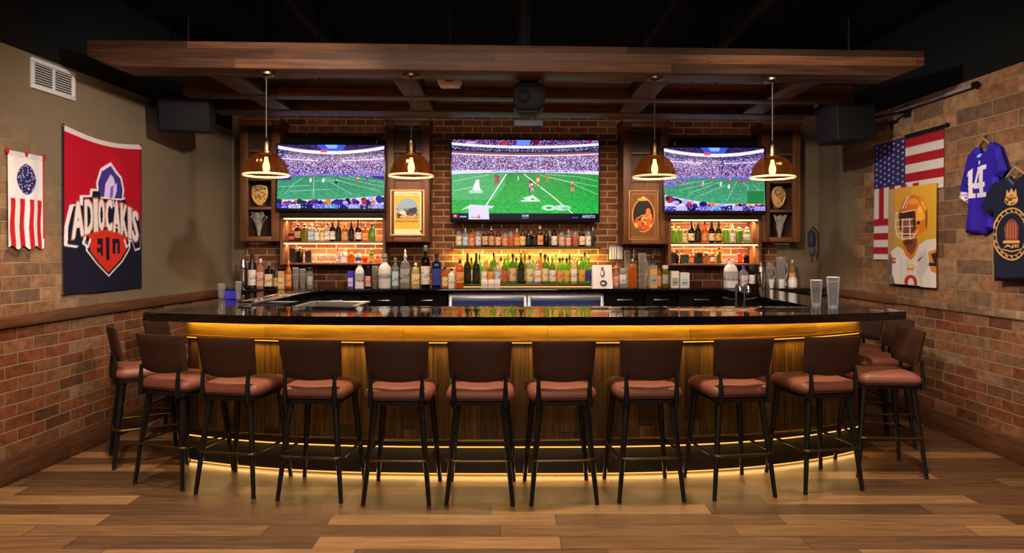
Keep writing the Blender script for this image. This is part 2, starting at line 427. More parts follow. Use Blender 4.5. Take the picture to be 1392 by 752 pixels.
o = MB().box(-3.3, -2.93, 7.7, 7.82, 0, ZC).build('wall_rear_left', M['plaster']); struct(o, True)
# rails and baseboards
def wall_strip(name, side, Ya, Yb, z0, z1, d, mat, bev=.004):
    ln = abs(Yb-Ya)
    o = MB().box(0, ln, -d, .0, z0, z1, bev).build(name, mat)
    if side == 'left': o.location = (xl(Ya), Ya, 0); o.rotation_euler.z = PHL
    else: o.location = (xr(Yb), Yb, 0); o.rotation_euler.z = PHR
    return struct(o)
wall_strip('trim_1', 'left', Y0+.05, 7.6, .995, 1.075, .03, M['rail'])
wall_strip('trim_2', 'right', 6.3, 7.7, .995, 1.075, .025, M['rail'])
wall_strip('trim_3', 'right', Y0+.05, 6.3, 1.0, 1.06, .02, brick('right_wall_course', .36, .2, .006, UPSTOPS, (126, 104, 82), .4))
wall_strip('baseboard_left', 'left', Y0+.05, 7.6, 0, .17, .025, M['rail'])
wall_strip('baseboard_right', 'right', Y0+.05, 7.7, 0, .17, .025, M['rail'])
# pipes and ducts under the black ceiling
for x, z, r, lab in ((1.75, 3.2, .05, 'dark pipe under the black ceiling, right of centre, nearest the right wall'), (1.15, 3.25, .035, 'thin dark pipe under the black ceiling, second from the right wall'), (.1, 3.3, .06, 'dark pipe under the black ceiling above the projector'), (-1.6, 3.28, .04, 'thin dark pipe under the black ceiling on the left side')):
    t = thing('ceiling_pipe', lab, 'pipe', (x, 2.2, z))
    MB().tube([(0, 0, 0), (0, 4.4, 0)], r, 12).build('pipe_run', M['pipe'], t)
    for y in (.4, 2.2, 4.0): MB().tube([(0, y, r), (0, y, ZC-z)], .006, 6).build('hanger_rod', M['rod'], t)

# ------------------------------------------------------------------ timber ceiling frame over the bar
BZ = 2.725
def ybeam(x, y): return y+.045*x
def beam(name, label, x0, x1, y, dep, z1, chamf=0.):
    t = thing(name, label, 'ceiling beam', (0, y, BZ), math.atan(.045))
    h = z1-BZ
    if chamf: poly = [(x0, h), (x0, h*.42), (x0+chamf, 0), (x1-chamf, 0), (x1, h*.42), (x1, h)]
    else: poly = [(x0, h), (x0, 0), (x1, 0), (x1, h)]
    MB().prism(poly, 0, dep, 'y', .006).build('timber', M['beam'], t)
    for x in (x0*.6, x1*.6): MB().tube([(x, dep/2, h-.005), (x, dep/2, ZC-BZ)], .006, 8).build('hanger_rod', M['rod'], t)
    return t
beam('ceiling_beam', 'front long plank-clad timber beam with chamfered ends holding the four pendants', -2.86, 2.93, 4.775, .26, 2.905, .2)
beam('ceiling_beam', 'middle long timber beam behind the projector', -2.62, 2.85, 5.62, .15, 2.86)
beam('ceiling_beam', 'rear long timber beam just above the tops of the wall cabinets', -2.66, 2.78, 6.22, .26, 2.86)
for xa, xb, lab in ((-2.16, -1.96, 'short cross beam behind the leftmost pendant'), (-.87, -.7, 'short cross beam behind the second pendant from left'), (.97, 1.16, 'short cross beam behind the third pendant from left'), (2.1, 2.29, 'short cross beam behind the rightmost pendant')):
    t = thing('cross_beam', lab, 'ceiling beam', (0, 0, 0))
    for ya, yb in ((5.04, 5.61), (5.78, 6.2)):
        dx = .045*(xa+xb)/2
        MB().box(xa, xb, ya+dx, yb+dx, BZ+.005, BZ+.12, .004).build('timber', M['crossbeam'], t)

# ------------------------------------------------------------------ the bar
def Fb(x): return 4.575+(.026 if x < 0 else .032)*abs(x)**3
def Gc(x): return 4.245+.0215*abs(x)**3
XA, XB = -2.29, 2.556
xs = [XA+(XB-XA)*i/72 for i in range(73)]
bar = thing('bar_counter', 'curved wooden bar front with amber lighting under the black worktop', 'bar', (0, 0, 0))
AMB = (255, 150, 30)
MB().ribbon(xs, Fb, 0, .04, .24, .885).build('plank_front', M['barplank'], bar)
MB().ribbon(xs, Fb, -.03, .04, .9, 1.024).build('fascia', M['fascia'], bar)
MB().ribbon(xs, Fb, -.055, .04, .885, .9).build('ledge', plain((150, 104, 44), .35, .3), bar)
MB().ribbon(xs, Fb, -.035, .04, .2, .24).build('foot_ledge', plain((44, 30, 16), .45), bar)
MB().ribbon(xs, Fb, -.0, .04, .013, .185).build('kick_plate', M['kick'], bar)
xl_ = [XA+.02+(XB-XA-.04)*i/48 for i in range(49)]
MB().ribbon(xl_, Fb, -.062, -.05, 1.016, 1.0245).build('led_strip', emit((255,160,40), 1.6), bar)
MB().ribbon(xl_, Fb, -.048, -.04, .879, .8845).build('led_strip', emit((255,190,70), 1.6), bar)
MB().ribbon(xl_, Fb, -.03, -.018, .19, .1995).build('led_strip', emit((255, 180, 80), 1.5), bar)
MB().ribbon(xl_, Fb, .004, .014, .003, .011).build('led_strip', emit((255, 180, 80), 1.4), bar)
for x, ye in ((XA, 7.06), (XB-.04, 7.24)):
    ys = Fb(XA if x < 0 else XB)
    MB().box(x, x+.04, ys+.04, ye, .03, 1.02).build('end_panel', M['cabd'], bar)
MB().box(-1.97, 2.22, 5.02, 5.05, .05, 1.02).build('rear_panel', M['black_lacquer'], bar)
MB().box(-1.97, -1.94, 5.05, 7.06, .05, 1.02).build('rear_panel', M['black_lacquer'], bar)
MB().box(2.19, 2.22, 5.05, 7.24, .05, 1.02).build('rear_panel', M['black_lacquer'], bar)
ct = []
xa, xb = -2.43, 2.648
ct += [(xa+(xb-xa)*i/60, Gc(xa+(xb-xa)*i/60)) for i in range(61)]
ct += [(2.66, 7.255), (2.18, 7.24), (2.18, 5.02), (-1.93, 5.02), (-1.93, 7.095), (-2.46, 7.078)]
o = MB().prism(ct, 1.026, 1.08, 'z', .006).build('bar_worktop', M['granite'])
tag(o, 'polished black granite worktop curving round the bar', 'worktop')

# ------------------------------------------------------------------ bar stools
def rrect(hx, hy, r, n=6):
    p = []
    for cx, cy, a0 in ((hx-r, hy-r, 0), (-hx+r, hy-r, 90), (-hx+r, -hy+r, 180), (hx-r, -hy+r, 270)):
        p += [(cx+r*math.cos(math.radians(a0+90*k/n)), cy+r*math.sin(math.radians(a0+90*k/n))) for k in range(n+1)]
    return p
def make_stool():
    t = thing('bar_stool', 'x', 'bar stool', (0, 0, 0), 0, 'brown leather bar stools around the bar')
    # cushion
    m = MB(); outline = rrect(.198, .2, .06); rings = []
    for ins, z in ((.012, .602), (0, .612), (-.005, .635), (.002, .657), (.022, .674), (.07, .681), (.14, .683)):
        rings.append([m.b.verts.new((x*(1-ins/.2), y*(1-ins/.2), z)) for x, y in outline])
    n = len(outline)
    for a, b in zip(rings, rings[1:]):
        for i in range(n): m.b.faces.new((a[i], a[(i+1) % n], b[(i+1) % n], b[i]))
    m.b.faces.new(rings[0][::-1]); m.b.faces.new(rings[-1])
    sc = m.build('seat', M['seat'], t, 60)
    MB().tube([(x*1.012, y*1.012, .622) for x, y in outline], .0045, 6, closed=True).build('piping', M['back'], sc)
    # backrest: curved padded panel
    m = MB(); NX, NZ = 14, 8
    def bp(u, v, side):                     # u -1..1, v 0..1
        w = .177+.012*v; x = u*w
        z = .735+.222*v - (.02*(1-u*u))*(1-v)+.004*(1-u*u)*v
        y = -.192-.045*v+.03*u*u
        th = .019*(1-max(abs(u)**8, abs(2*v-1)**8)*.55)
        return (x, y+side*th, z)
    g = {}
    for s_ in (-1, 1):
        for i in range(NX+1):
            for j in range(NZ+1): g[s_, i, j] = m.b.verts.new(bp(-1+2*i/NX, j/NZ, s_))
        for i in range(NX):
            for j in range(NZ): m.b.faces.new((g[s_,i,j], g[s_,i+1,j], g[s_,i+1,j+1], g[s_,i,j+1]))
    for i in range(NX):
        for j in (0, NZ): m.b.faces.new((g[-1,i,j], g[-1,i+1,j], g[1,i+1,j], g[1,i,j]))
    for j in range(NZ):
        for i in (0, NX): m.b.faces.new((g[-1,i,j], g[-1,i,j+1], g[1,i,j+1], g[1,i,j]))
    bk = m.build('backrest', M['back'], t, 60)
    for sx in (-1, 1):
        MB().tube([(sx*.15, -.21, .572), (sx*.151, -.212, .66), (sx*.152, -.205, .765)], [.0155, .0145, .01], 8).build('back_support', M['leg'], t)
    fr = MB()
    for z in (.585,): fr.prism(rrect(.178, .204, .045), .578, .602, 'z')
    fr.build('seat_frame', M['leg'], t)
    for sx, sy, fx, fy, txx, tyy in ((-1,-1,.193,-.215,.136,-.155), (1,-1,.193,-.215,.136,-.155), (-1,1,.2,.215,.15,.16), (1,1,.2,.215,.15,.16)):
        lg = MB().tube([(sx*fx, fy, .012), (sx*(fx+txx)/2, (fy+tyy)/2, .3), (sx*txx, tyy, .58)], [.013, .0175, .021], 8).build('leg', M['leg'], t)
        MB().lathe([(.0125, 0), (.014, .006), (.0125, .016)], 10, (sx*fx, fy, 0)).build('foot_cap', M['rubber'], lg)
    MB().tube([(x, y, .26) for x, y in rrect(.197, .212, .05, 5)], .0085, 8, closed=True).build('foot_ring', M['ring'], t)
    return t
def stool_from_legs(a, b):                    # the pixels of the two rear feet
    za, zb = F*CH/(a[1]-HY), F*CH/(b[1]-HY); A = Vector(((a[0]-CX)*za/F, za)); B = Vector(((b[0]-CX)*zb/F, zb))
    d = (B-A).normalized(); f = Vector((-d.y, d.x)); c = (A+B)/2+f*.215
    return c.x, c.y, math.atan2(d.y, d.x)
ORD = ['first', 'second', 'third', 'fourth', 'fifth', 'sixth', 'seventh', 'eighth', 'ninth', 'tenth', 'eleventh', 'twelfth', 'thirteenth', 'fourteenth', 'fifteenth', 'sixteenth', 'seventeenth', 'eighteenth', 'nineteenth', 'twentieth', 'twenty-first', 'twenty-second', 'twenty-third']
front = [((183,658),(249,668)), ((265,672),(346,678)), ((376,681),(465,684)), ((492,687),(585,688)), ((606,688),(698,688)), ((720,688),(814,686)), ((841,684),(931,682)), ((970,681),(1055,676)), ((1097,672),(1170,667))]
spots = []
for i, (a, b) in enumerate(front):
    spots.append((*stool_from_legs(a, b), 'brown leather bar stool with black legs, %s from left in the front row' % ORD[i]))
R = math.radians
spots.append((-2.62, 4.96, R(-57), 'brown leather bar stool at the bar\'s left corner, its back near the brick wall'))
spots.append((-2.66, 5.56, R(-88), 'brown leather bar stool in shadow under the left arm of the worktop'))
spots.append((2.5, 4.71, R(85), 'brown leather bar stool nearest the camera at the right end of the bar'))
spots.append((2.8, 5.36, R(90), 'brown leather bar stool in the middle of three along the right side'))
spots.append((2.9, 5.95, R(92), 'brown leather bar stool farthest back along the right side of the bar'))
proto = make_stool()
for i, (x, y, rz, lab) in enumerate(spots):
    o = proto if i == 0 else copy_tree(proto)
    o.location = (x, y, 0); o.rotation_euler = (0, 0, rz); o['label'] = lab

# ------------------------------------------------------------------ pendants
def amber_glass():
    t = NT('amber_pendant_glass')
    tr = t.n('ShaderNodeBsdfTransparent'); tr.inputs[0].default_value = col4((206, 164, 116))
    gs = t.n('ShaderNodeBsdfGlossy'); gs.inputs[0].default_value = col4((150, 112, 74)); gs.inputs['Roughness'].default_value = .18
    tl = t.n('ShaderNodeBsdfTranslucent'); tl.inputs[0].default_value = col4((150, 92, 46))
    m1 = t.n('ShaderNodeMixShader'); m1.inputs[0].default_value = .26; t.l(tr.outputs[0], m1.inputs[1]); t.l(gs.outputs[0], m1.inputs[2])
    m2 = t.n('ShaderNodeMixShader'); m2.inputs[0].default_value = .03; t.l(m1.outputs[0], m2.inputs[1]); t.l(tl.outputs[0], m2.inputs[2])
    return t.done(m2)
M['amber'] = amber_glass()
M['rim'] = plain((244, 206, 160), .5, 0, .4, .05, 20., .55)  # slight emission stands for bulb light caught in the rim
M['bulb'] = emit((255, 214, 150), 16., 'bulb')
def make_pendant():
    t = thing('pendant_lamp', 'x', 'pendant lamp', (0, 0, BZ), 0, 'pendant lamps over the bar')
    MB().lathe([(.0, 0), (.062, 0), (.06, -.014), (.03, -.024), (.012, -.028)], 24).build('canopy', M['brass'], t)
    MB().tube([(0, 0, -.026), (0, 0, -.46)], .006, 8).build('cord', plain((40, 33, 27), .5, .3), t)
    MB().lathe([(.008, -.45), (.022, -.462), (.034, -.49), (.034, -.545), (.05, -.55), (.05, -.562)], 20).build('socket_cap', M['brass'], t)
    prof = [(.046, -.556), (.075, -.57), (.103, -.592), (.124, -.622), (.138, -.658), (.147, -.695), (.151, -.708)]
    sh = MB().lathe(prof, 72, rf=lambda a: 1+.03*abs(math.cos(7*a))-.015, cap0=False, cap1=False).build('lamp_shade', M['amber'], t, 180)
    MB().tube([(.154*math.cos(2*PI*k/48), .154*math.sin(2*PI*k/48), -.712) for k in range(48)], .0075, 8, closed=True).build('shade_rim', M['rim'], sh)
    MB().lathe([(.01, -.585), (.013, -.61), (.022, -.64), (.024, -.66), (.018, -.685), (.004, -.695)], 16).build('bulb', M['bulb'], t)
    return t
pp = make_pendant()
for i, (px, lab) in enumerate(((362, 'amber glass pendant lamp over the bar, leftmost of four'), (559, 'amber glass pendant lamp over the bar, second from left'), (890, 'amber glass pendant lamp over the bar, third from left'), (1050, 'amber glass pendant lamp over the bar, rightmost of four'))):
    o = pp if i == 0 else copy_tree(pp)
    Y = 4.9
    for _ in range(3): Y = ybeam((px-CX)*Y/F, 4.91)
    o.location = ((px-CX)*Y/F, Y, BZ); o['label'] = lab
    la = bpy.data.lights.new('bulb_light', 'POINT'); la.energy = 16.; la.color = (1., .62, .3); la.shadow_soft_size = .03
    lo = bpy.data.objects.new('bulb_light', la); COL.objects.link(lo); lo.location = (o.location.x, Y, BZ-.675)

# ------------------------------------------------------------------ televisions
def stadium(kind, W, H):
    c = Cv(W*2, H*2, (20, 22, 60)); X, Y = c.X, c.Y
    LIL = [(226, 214, 250), (150, 128, 206), (74, 56, 140), (204, 170, 226), (48, 36, 100), (180, 50, 80), (240, 236, 255), (96, 84, 170), (24, 18, 60)]
    sag = (X-.5)**2
    if kind == 'mid':
        y1 = .055-.09*sag+.03; c.speck(Y < y1+.02, [(30, 26, 80), (60, 50, 150), (180, 170, 240), (20, 18, 50), (190, 60, 80)], 4)
        c.rect(.44, .0, .53, .07, (120, 150, 250)).rect(.34, .03, .38, .08, (210, 60, 60)).rect(.55, .0, .58, .06, (130, 20, 60)).rect(.1, .02, .16, .05, (210, 170, 240))
        c._put((Y > .075-.16*sag) & (Y < .108-.16*sag), (246, 240, 255))
        c._put((Y > .108-.16*sag) & (Y < .17-.1*sag), (28, 30, 84))
        c.speck((Y > .115-.16*sag) & (Y < .15-.1*sag), [(220, 216, 255), (80, 90, 190), (28, 30, 84)], 3, .5, [.35, .3, .35])
        c._put((Y > .165-.1*sag) & (Y < .19-.1*sag), (150, 90, 80)); c._put((Y > .19-.1*sag) & (Y < .205-.1*sag), (240, 230, 255))
        c.speck((Y >= .205-.1*sag) & (Y < .41), LIL, 4, 1., [.1, .15, .15, .1, .13, .1, .06, .1, .11])
        for x0, x1 in ((.3, .29), (.7, .74), (.595, .6)): c.seg(x0, .2, x1, .38, .006, (226, 220, 250), .7)
        c._put((Y > .375+.05*sag) & (Y < .41+.1*sag), (226, 222, 252)); c.speck((Y > .38+.05*sag) & (Y < .405) & (X > .27) & (X < .9), [(40, 40, 130), (220, 214, 250)], 4, .7)
        yf = .415+.08*sag
    else:
        c.speck(Y < .16, [(34, 24, 76), (60, 40, 110), (20, 16, 50), (110, 80, 150)], 3)
        c.poly([(.36, 0), (.64, 0), (.6, .1), (.42, .1)], (70, 100, 220)).poly([(.44, .0), (.56, 0), (.55, .06), (.47, .06)], (150, 190, 255))
        c._put((Y > .1-.34*sag) & (Y < .15-.34*sag), (244, 238, 255)); c.rect(.4, .08, .46, .12, (230, 90, 90))
        c.speck((Y > .15-.34*sag) & (Y < .22-.2*sag), [(40, 30, 90), (200, 190, 240), (70, 50, 130)], 3, 1., [.5, .2, .3])
        c.speck((Y >= .2-.25*sag) & (Y < .5), LIL, 4, 1., [.1, .15, .16, .09, .13, .1, .05, .11, .11])
        c._put((Y > .245-.16*sag) & (Y < .26-.16*sag) & ((X < .38) | (X > .6)), (228, 224, 255))
        c._put((Y > .455-.03*sag) & (Y < .49+.1*sag), (90, 110, 220)); c.speck((Y > .44) & (Y < .48+.1*sag), [(230, 226, 255), (90, 90, 200), (200, 90, 120)], 3, .5)
        yf = .485+.12*sag
    g = (44, 172, 78) if kind == 'mid' else (78, 160, 122)
    fld = Y >= yf; c._put(fld, g)
    n = RNG.random((c.h//6+1, c.w//12+1)); n = np.repeat(np.repeat(n, 6, 0), 12, 1)[:c.h, :c.w]
    c.a[fld] *= (.9+.2*n[fld])[:, None]; c.a[fld] *= (.9+.22*np.clip((Y[fld]-.4)/.6, 0, 1))[:, None]
    Wt = (240, 246, 246)
    if kind == 'mid':
        c._put(fld & (X < .36) & (Y < .75) & (X+.45*Y < .62), (150, 210, 190), .35)
        c.path([(.37, .43), (.22, .86)], .008, Wt).path([(.49, .43), (.68, .7), (.84, .95)], .006, Wt)
        for p in ([(.01, .52), (.25, .44)], [(.01, .64), (.17, .585)], [(.6, .44), (.8, .53), (.99, .68)], [(.64, .43), (.86, .46), (.99, .51)], [(.66, .47), (.99, .58)]): c.path(p, .0045, Wt, .6)
        c.poly([(.14, .62), (.165, .5), (.185, .5), (.19, .6), (.2, .63), (.16, .64)], (240, 232, 246)).rect(.12, .63, .21, .67, (226, 240, 240), .7)
        c.ell(.66, .85, .05, .035, (200, 240, 214)).ell(.66, .85, .02, .016, g).ell(.75, .85, .06, .035, (190, 230, 210)).ell(.77, .855, .025, .015, (120, 200, 160))
        c.poly([(.48, .73), (.55, .69), (.6, .76), (.53, .775)], (220, 244, 226)).ell(.55, .745, .012, .015, g).rect(.47, .755, .6, .772, (226, 244, 232))
        def pl(x, y, h, col, col2):
            c.ell(x, y, .009*h, .02*h, col2).rect(x-.008*h, y+.012*h, x+.009*h, y+.06*h, col).seg(x-.004*h, y+.055*h, x-.008*h, y+.105*h, .006*h, col2).seg(x+.005*h, y+.055*h, x+.01*h, y+.1*h, .006*h, col2)
        pl(.3, .455, 1., (220, 60, 90), (170, 30, 70)); pl(.315, .47, .8, (210, 50, 90), (150, 30, 70)); pl(.535, .53, 1.2, (240, 150, 190), (90, 50, 110)); pl(.545, .56, .8, (220, 60, 60), (240, 240, 240)); pl(.585, .46, 1.2, (240, 200, 150), (180, 110, 60)); pl(.645, .46, .7, (230, 120, 90), (220, 90, 80)); pl(.82, .54, 1., (226, 40, 60), (240, 170, 160)); pl(.45, .46, .5, (220, 230, 220), (200, 200, 200))
        c.poly([(.06, .88), (.13, .81), (.29, .83), (.27, .86), (.23, .86), (.255, .985), (.115, .985), (.115, .86)], (226, 222, 250))
        c.rect(0, .92, 1, 1, (12, 14, 44)); c.poly([(.115, .86), (.25, .86), (.255, .995), (.115, .995)], (226, 222, 250)); c.poly([(.17, .985), (.185, .93), (.195, .985)], (220, 120, 90)); c.rect(.13, .965, .17, .975, (150, 160, 220))
        c.rect(.01, .935, .04, .975, (220, 40, 110)).rect(.018, .94, .03, .965, (250, 180, 210)).rect(.055, .955, .1, .97, (170, 190, 250))
        word(c, '45M', lambda u, v: (.475+.045*u, .935+.03*v), (214, 214, 250)); c.rect(.475, .975, .52, .982, (150, 150, 220))
        word(c, 'AIFEITO', lambda u, v: (.885+.09*u, .94+.038*v), (220, 216, 255)); c.rect(.82, .968, .86, .975, (130, 140, 230))
    else:
        s = 1 if kind == 'left' else -1
        def fx(x): return x if s > 0 else 1-x
        if kind == 'left':
            L = [[(.34, .5), (.34, .83)], [(.24, .52), (.15, .62), (.07, .78)], [(.44, .53), (.7, .78)], [(.46, .52), (.95, .72)], [(.58, .5), (.99, .66)], [(.68, .5), (.99, .59)], [(.02, .66), (.3, .64)], [(.36, .57), (.6, .56)], [(.12, .73), (.5, .7)]]
        else:
            L = [[(.72, .54), (.67, .68), (.62, .84)], [(.78, .55), (.83, .62), (.83, .85)], [(.54, .55), (.24, .73)], [(.6, .6), (.34, .77)], [(.15, .6), (.4, .52)], [(.15, .68), (.48, .55)], [(.88, .58), (.96, .7)], [(.83, .68), (.99, .68)], [(.92, .7), (.97, .82)]]
        for p in L: c.path(p, .0055, (226, 244, 240), .6)
        pls = ((.75, .55, (230, 70, 80)), (.43, .56, (230, 240, 250)), (.55, .58, (40, 60, 90)), (.31, .56, (220, 220, 250)), (.84, .52, (90, 80, 180))) if kind == 'left' else ((.48, .5, (230, 60, 90)), (.65, .52, (220, 70, 100)), (.38, .58, (230, 160, 170)), (.56, .58, (200, 230, 220)), (.64, .62, (220, 240, 240)))
        for x, y, col in pls: c.ell(x, y, .012, .035, col).ell(x+.005, y-.025, .008, .014, (244, 220, 220))
        if kind != 'left': c.rect(.82, .68, .99, .9, (40, 128, 70), .8).poly([(.72, .53), (.8, .5), (.82, .53), (.75, .56)], (190, 70, 130)); c.rect(0, .53, .12, .62, (130, 120, 220)); c.speck((X < .24) & (Y > .51) & (Y < .57+.1*(.24-X)), LIL, 3, .8)
        else: c.rect(.0, .5, .13, .56, (70, 50, 160)); c.poly([(.88, .49), (1, .49), (1, .55), (.9, .52)], (70, 40, 150))
        yb = (.83+.05*np.cos(X*3.)) if kind == 'left' else .0
        yb = .86-.13*np.clip(X-.45, 0, 1)**1.2 if kind == 'left' else .88-.2*np.clip(.55-X, 0, 1)**1.3
        if kind != 'left': yb = .89-.32*np.clip(.6-X, 0, 1)**1.6
        c._put(Y > yb, (236, 216, 240)); 
        for _ in range(60):
            x = RNG.random(); k = int(x*c.w) if x < 1 else 0
            yy = float(yb[0, min(k, c.w-1)])+.03+RNG.random()*.06
            col = [(40, 34, 110), (214, 50, 60), (60, 50, 150), (240, 130, 60), (24, 22, 60), (190, 180, 240), (130, 60, 160), (30, 60, 80)][RNG.integers(8)]
            c.ell(x, yy, .02+.015*RNG.random(), .03+.015*RNG.random(), col)
        for i in range(9): c.rect(i/9, .93, (i+1)/9, 1., [(70, 60, 200), (200, 190, 250), (30, 28, 100), (120, 110, 230), (90, 160, 230), (50, 40, 140), (180, 170, 240), (40, 40, 130), (150, 150, 246)][i])
        c.speck(Y > .93, [(240, 240, 255), (60, 60, 180)], 4, .18)
    return np.clip(c.down(), 0, 1)**1.15
def tv(label, x0, x1, z0, z1, y, kind, res, tilt):
    w, h = x1-x0, z1-z0
    t = thing('television', label, 'television', ((x0+x1)/2, y, z0), 0, None, True)
    t.rotation_euler.x = tilt
    MB().box(-w/2, w/2, 0, .045, 0, h, .008).build('tv_case', M['bezel'], t)
    bw = .014; bb = .026
    picture('screen', w-2*bw, h-bw-bb, stadium(kind, *res), M['tvscreen'], t, x0=-w/2+bw, z0=bb, disp=lambda U, V: -.0015+0*U)
    MB().box(-w*.18, w*.18, .045, (.09 if kind == 'mid' else .38), h*.4, h*.6).build('wall_mount', M['black_metal'], t)
    return t
D = 7.58
tv('large television in the middle of the back brick wall showing a football match', bx_(612.5, D), bx_(816, D), bz_(714, 302, D), bz_(714, 188.5, D), D, 'mid', (400, 224), 0)
D = 7.27
tv('left television showing a football stadium, above the left lit shelves', bx_(373, D), bx_(522.5, D), bz_(448, 287, D), bz_(448, 194, D), D, 'left', (300, 186), -.06)
tv('right television showing a football stadium, above the right lit shelves', bx_(901, D), bx_(1041.5, D), bz_(970, 290, D), bz_(970, 198, D), D, 'right', (290, 186), -.06)

# ------------------------------------------------------------------ wall cabinets (columns) and lit shelf bays
DF, DB = 7.36, 7.69
def column(label, pxa, pxb, rails, kinds):
    x0, x1 = bx_(pxa, DF), bx_(pxb, DF); pm = (pxa+pxb)/2
    zt, zb = bz_(pm, rails[0], DF), bz_(pm, rails[-1], DF); w = x1-x0
    t = thing('display_cabinet', label, 'cabinet', ((x0+x1)/2, DF, zb), 0, None, True)
    h = zt-zb; hw = w/2; pw = .085
    for s in (-1, 1):
        MB().box(min(s*hw, s*(hw-pw)), max(s*hw, s*(hw-pw)), 0, .035, 0, h, .004).build('stile', M['cab'], t)
        MB().box(min(s*hw, s*(hw-.02)), max(s*hw, s*(hw-.02)), .035, DB-DF, 0, h).build('side_panel', M['cab'], t)
    MB().box(-hw-.015, hw+.015, -.03, DB-DF, h, h+.04, .006).build('cornice', M['cabh'], t)
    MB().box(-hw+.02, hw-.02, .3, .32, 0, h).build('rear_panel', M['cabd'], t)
    zz = [bz_(pm, r, DF)-zb for r in rails]
    for i, z in enumerate(zz):
        hh = .028 if 0 < i < len(zz)-1 else .05
        c0 = z-hh/2 if 0 < i < len(zz)-1 else (z-hh if i == 0 else z)
        MB().box(-hw+pw, hw-pw, .003, .032, c0, c0+hh, .004).build('cross_rail', M['cabh'], t)
        if 0 < i < len(zz)-1: MB().box(-hw+.02, hw-.02, .034, .3, c0+.002, c0+.022).build('shelf', M['cabh'], t)
    for i, k in enumerate(kinds):
        if k == 'p': 
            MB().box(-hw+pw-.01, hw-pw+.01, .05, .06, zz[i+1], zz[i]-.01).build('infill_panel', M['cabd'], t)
        if k == 'q':
            MB().box(-hw+pw-.01, hw-pw+.01, .016, .026, zz[i+1]+.012, zz[i]-.012).build('poster_board', M['cab'], t)
    return t, zz, zb
C1, z1_, zb1 = column('walnut wall cabinet at the left corner with gold shield and bouquet niches', 325, 379, [165, 205, 243, 283, 328], 'pp--')
C2, z2_, zb2 = column('walnut wall cabinet left of the big television holding a yellow framed poster', 524, 583, [165, 206, 244, 329], 'ppq')
C3, z3_, zb3 = column('walnut wall cabinet right of the big television holding an orange figure poster', 847, 908, [167, 208, 246, 332], 'ppq')
C4, z4_, zb4 = column('walnut wall cabinet at the right corner with gold face plaque niche', 1036, 1088, [171, 210, 247, 287, 329], 'pp--')
WARM = (255, 206, 150)
def bay(label, pxa, pxb, yh0, yh1, ys1, ys2):
    x0, x1 = bx_(pxa, DF), bx_(pxb, DF); pm = (pxa+pxb)/2; z = lambda y: bz_(pm, y, DF)
    t = thing('lit_shelf_unit', label, 'shelves', ((x0+x1)/2, DF, z(ys2)), 0, None, True); zo = z(ys2); hw = (x1-x0)/2
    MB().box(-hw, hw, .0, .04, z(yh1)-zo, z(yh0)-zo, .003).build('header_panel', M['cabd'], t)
    MB().box(-hw, hw, .04, DB-DF, z(yh1)-zo, z(yh1)-zo+.02).build('top_board', M['cab'], t)
    for s in (-1, 1): MB().box(min(s*hw, s*(hw-.03)), max(s*hw, s*(hw-.03)), .01, DB-DF, 0, z(yh1)-zo).build('side_panel', M['cab'], t)
    for k, ys in enumerate((ys1, ys2)): MB().box(-hw+.03, hw-.03, 0, DB-DF, z(ys)-zo, z(ys)-zo+.018, .002).build('shelf', M['cabh'], t)
    MB().box(-hw+.03, hw-.03, .05, .066, z(yh1)-zo-.011, z(yh1)-zo-.001).build('led_strip', emit(WARM, 5.), t)
    MB().box(-hw+.03, hw-.03, .05, .066, z(ys1)-zo-.011, z(ys1)-zo-.001).build('led_strip', emit(WARM, 5.), t)
    return t, z
bayL, zL = bay('walnut shelf unit with warm light strips beneath the left television', 379.5, 523, 286, 296.5, 330.5, 360)
bayR, zR = bay('walnut shelf unit with warm light strips beneath the right television', 908.5, 1035.5, 290, 298.5, 332.5, 361)
# centre shelf
DS = 7.5
x0, x1 = bx_(613, DS), bx_(817, DS); zc = bz_(715, 338.5, DS)
cs = thing('wall_shelf', 'dark wall shelf under the big television with yellow light beneath', 'shelf', ((x0+x1)/2, DS, zc), 0, None, True)
w = (x1-x0)/2
MB().box(-w, w, 0, .195, 0, .022, .003).build('shelf_board', plain((52, 40, 26), .45), cs)
MB().box(-w+.02, w-.02, .03, .045, -.01, -.0005).build('led_strip', emit((255, 180, 60), 1.1), cs)
for s in (-1, 0, 1): MB().box(s*.72-.008, s*.72+.008, .15, .195, -.06, 0).build('bracket', M['black_metal'], cs)
# the small back-lit sign plate under the ceiling and sound bars over the side televisions
o = MB().box(-.16, .16, -.03, 0, -.03, .03, .006).build('wall_light', plain((128, 140, 168), .4, 0, .4, .05, 20, .1)); D = 7.66
o.location = (bx_(719, D), D, bz_(719, 168, D)); tag(o, 'small pale rectangular light fitting on the brick above the big television', 'light fitting', back=True)
for pa, pb, lab in ((379, 521, 'black sound bar above the left television'), (908, 1036, 'black sound bar above the right television')):
    D = 7.46; x0, x1 = bx_(pa, D)+.06, bx_(pb, D)-.06; pm = (pa+pb)/2; ya = 186 if pa < 700 else 189
    t = thing('sound_bar', lab, 'sound bar', ((x0+x1)/2, D, bz_(pm, ya+10.5, D)), 0, None, True)
    MB().box(-(x1-x0)/2, (x1-x0)/2, 0, .09, 0, .095, .01).build('sound_bar_case', M['bezel'], t)
    MB().box(-(x1-x0)/2+.02, (x1-x0)/2-.02, -.004, 0, .012, .083).build('grille', M['speaker'], t)
    MB().box(-.1, .1, .09, .235, .03, .07).build('wall_bracket', M['black_metal'], t)

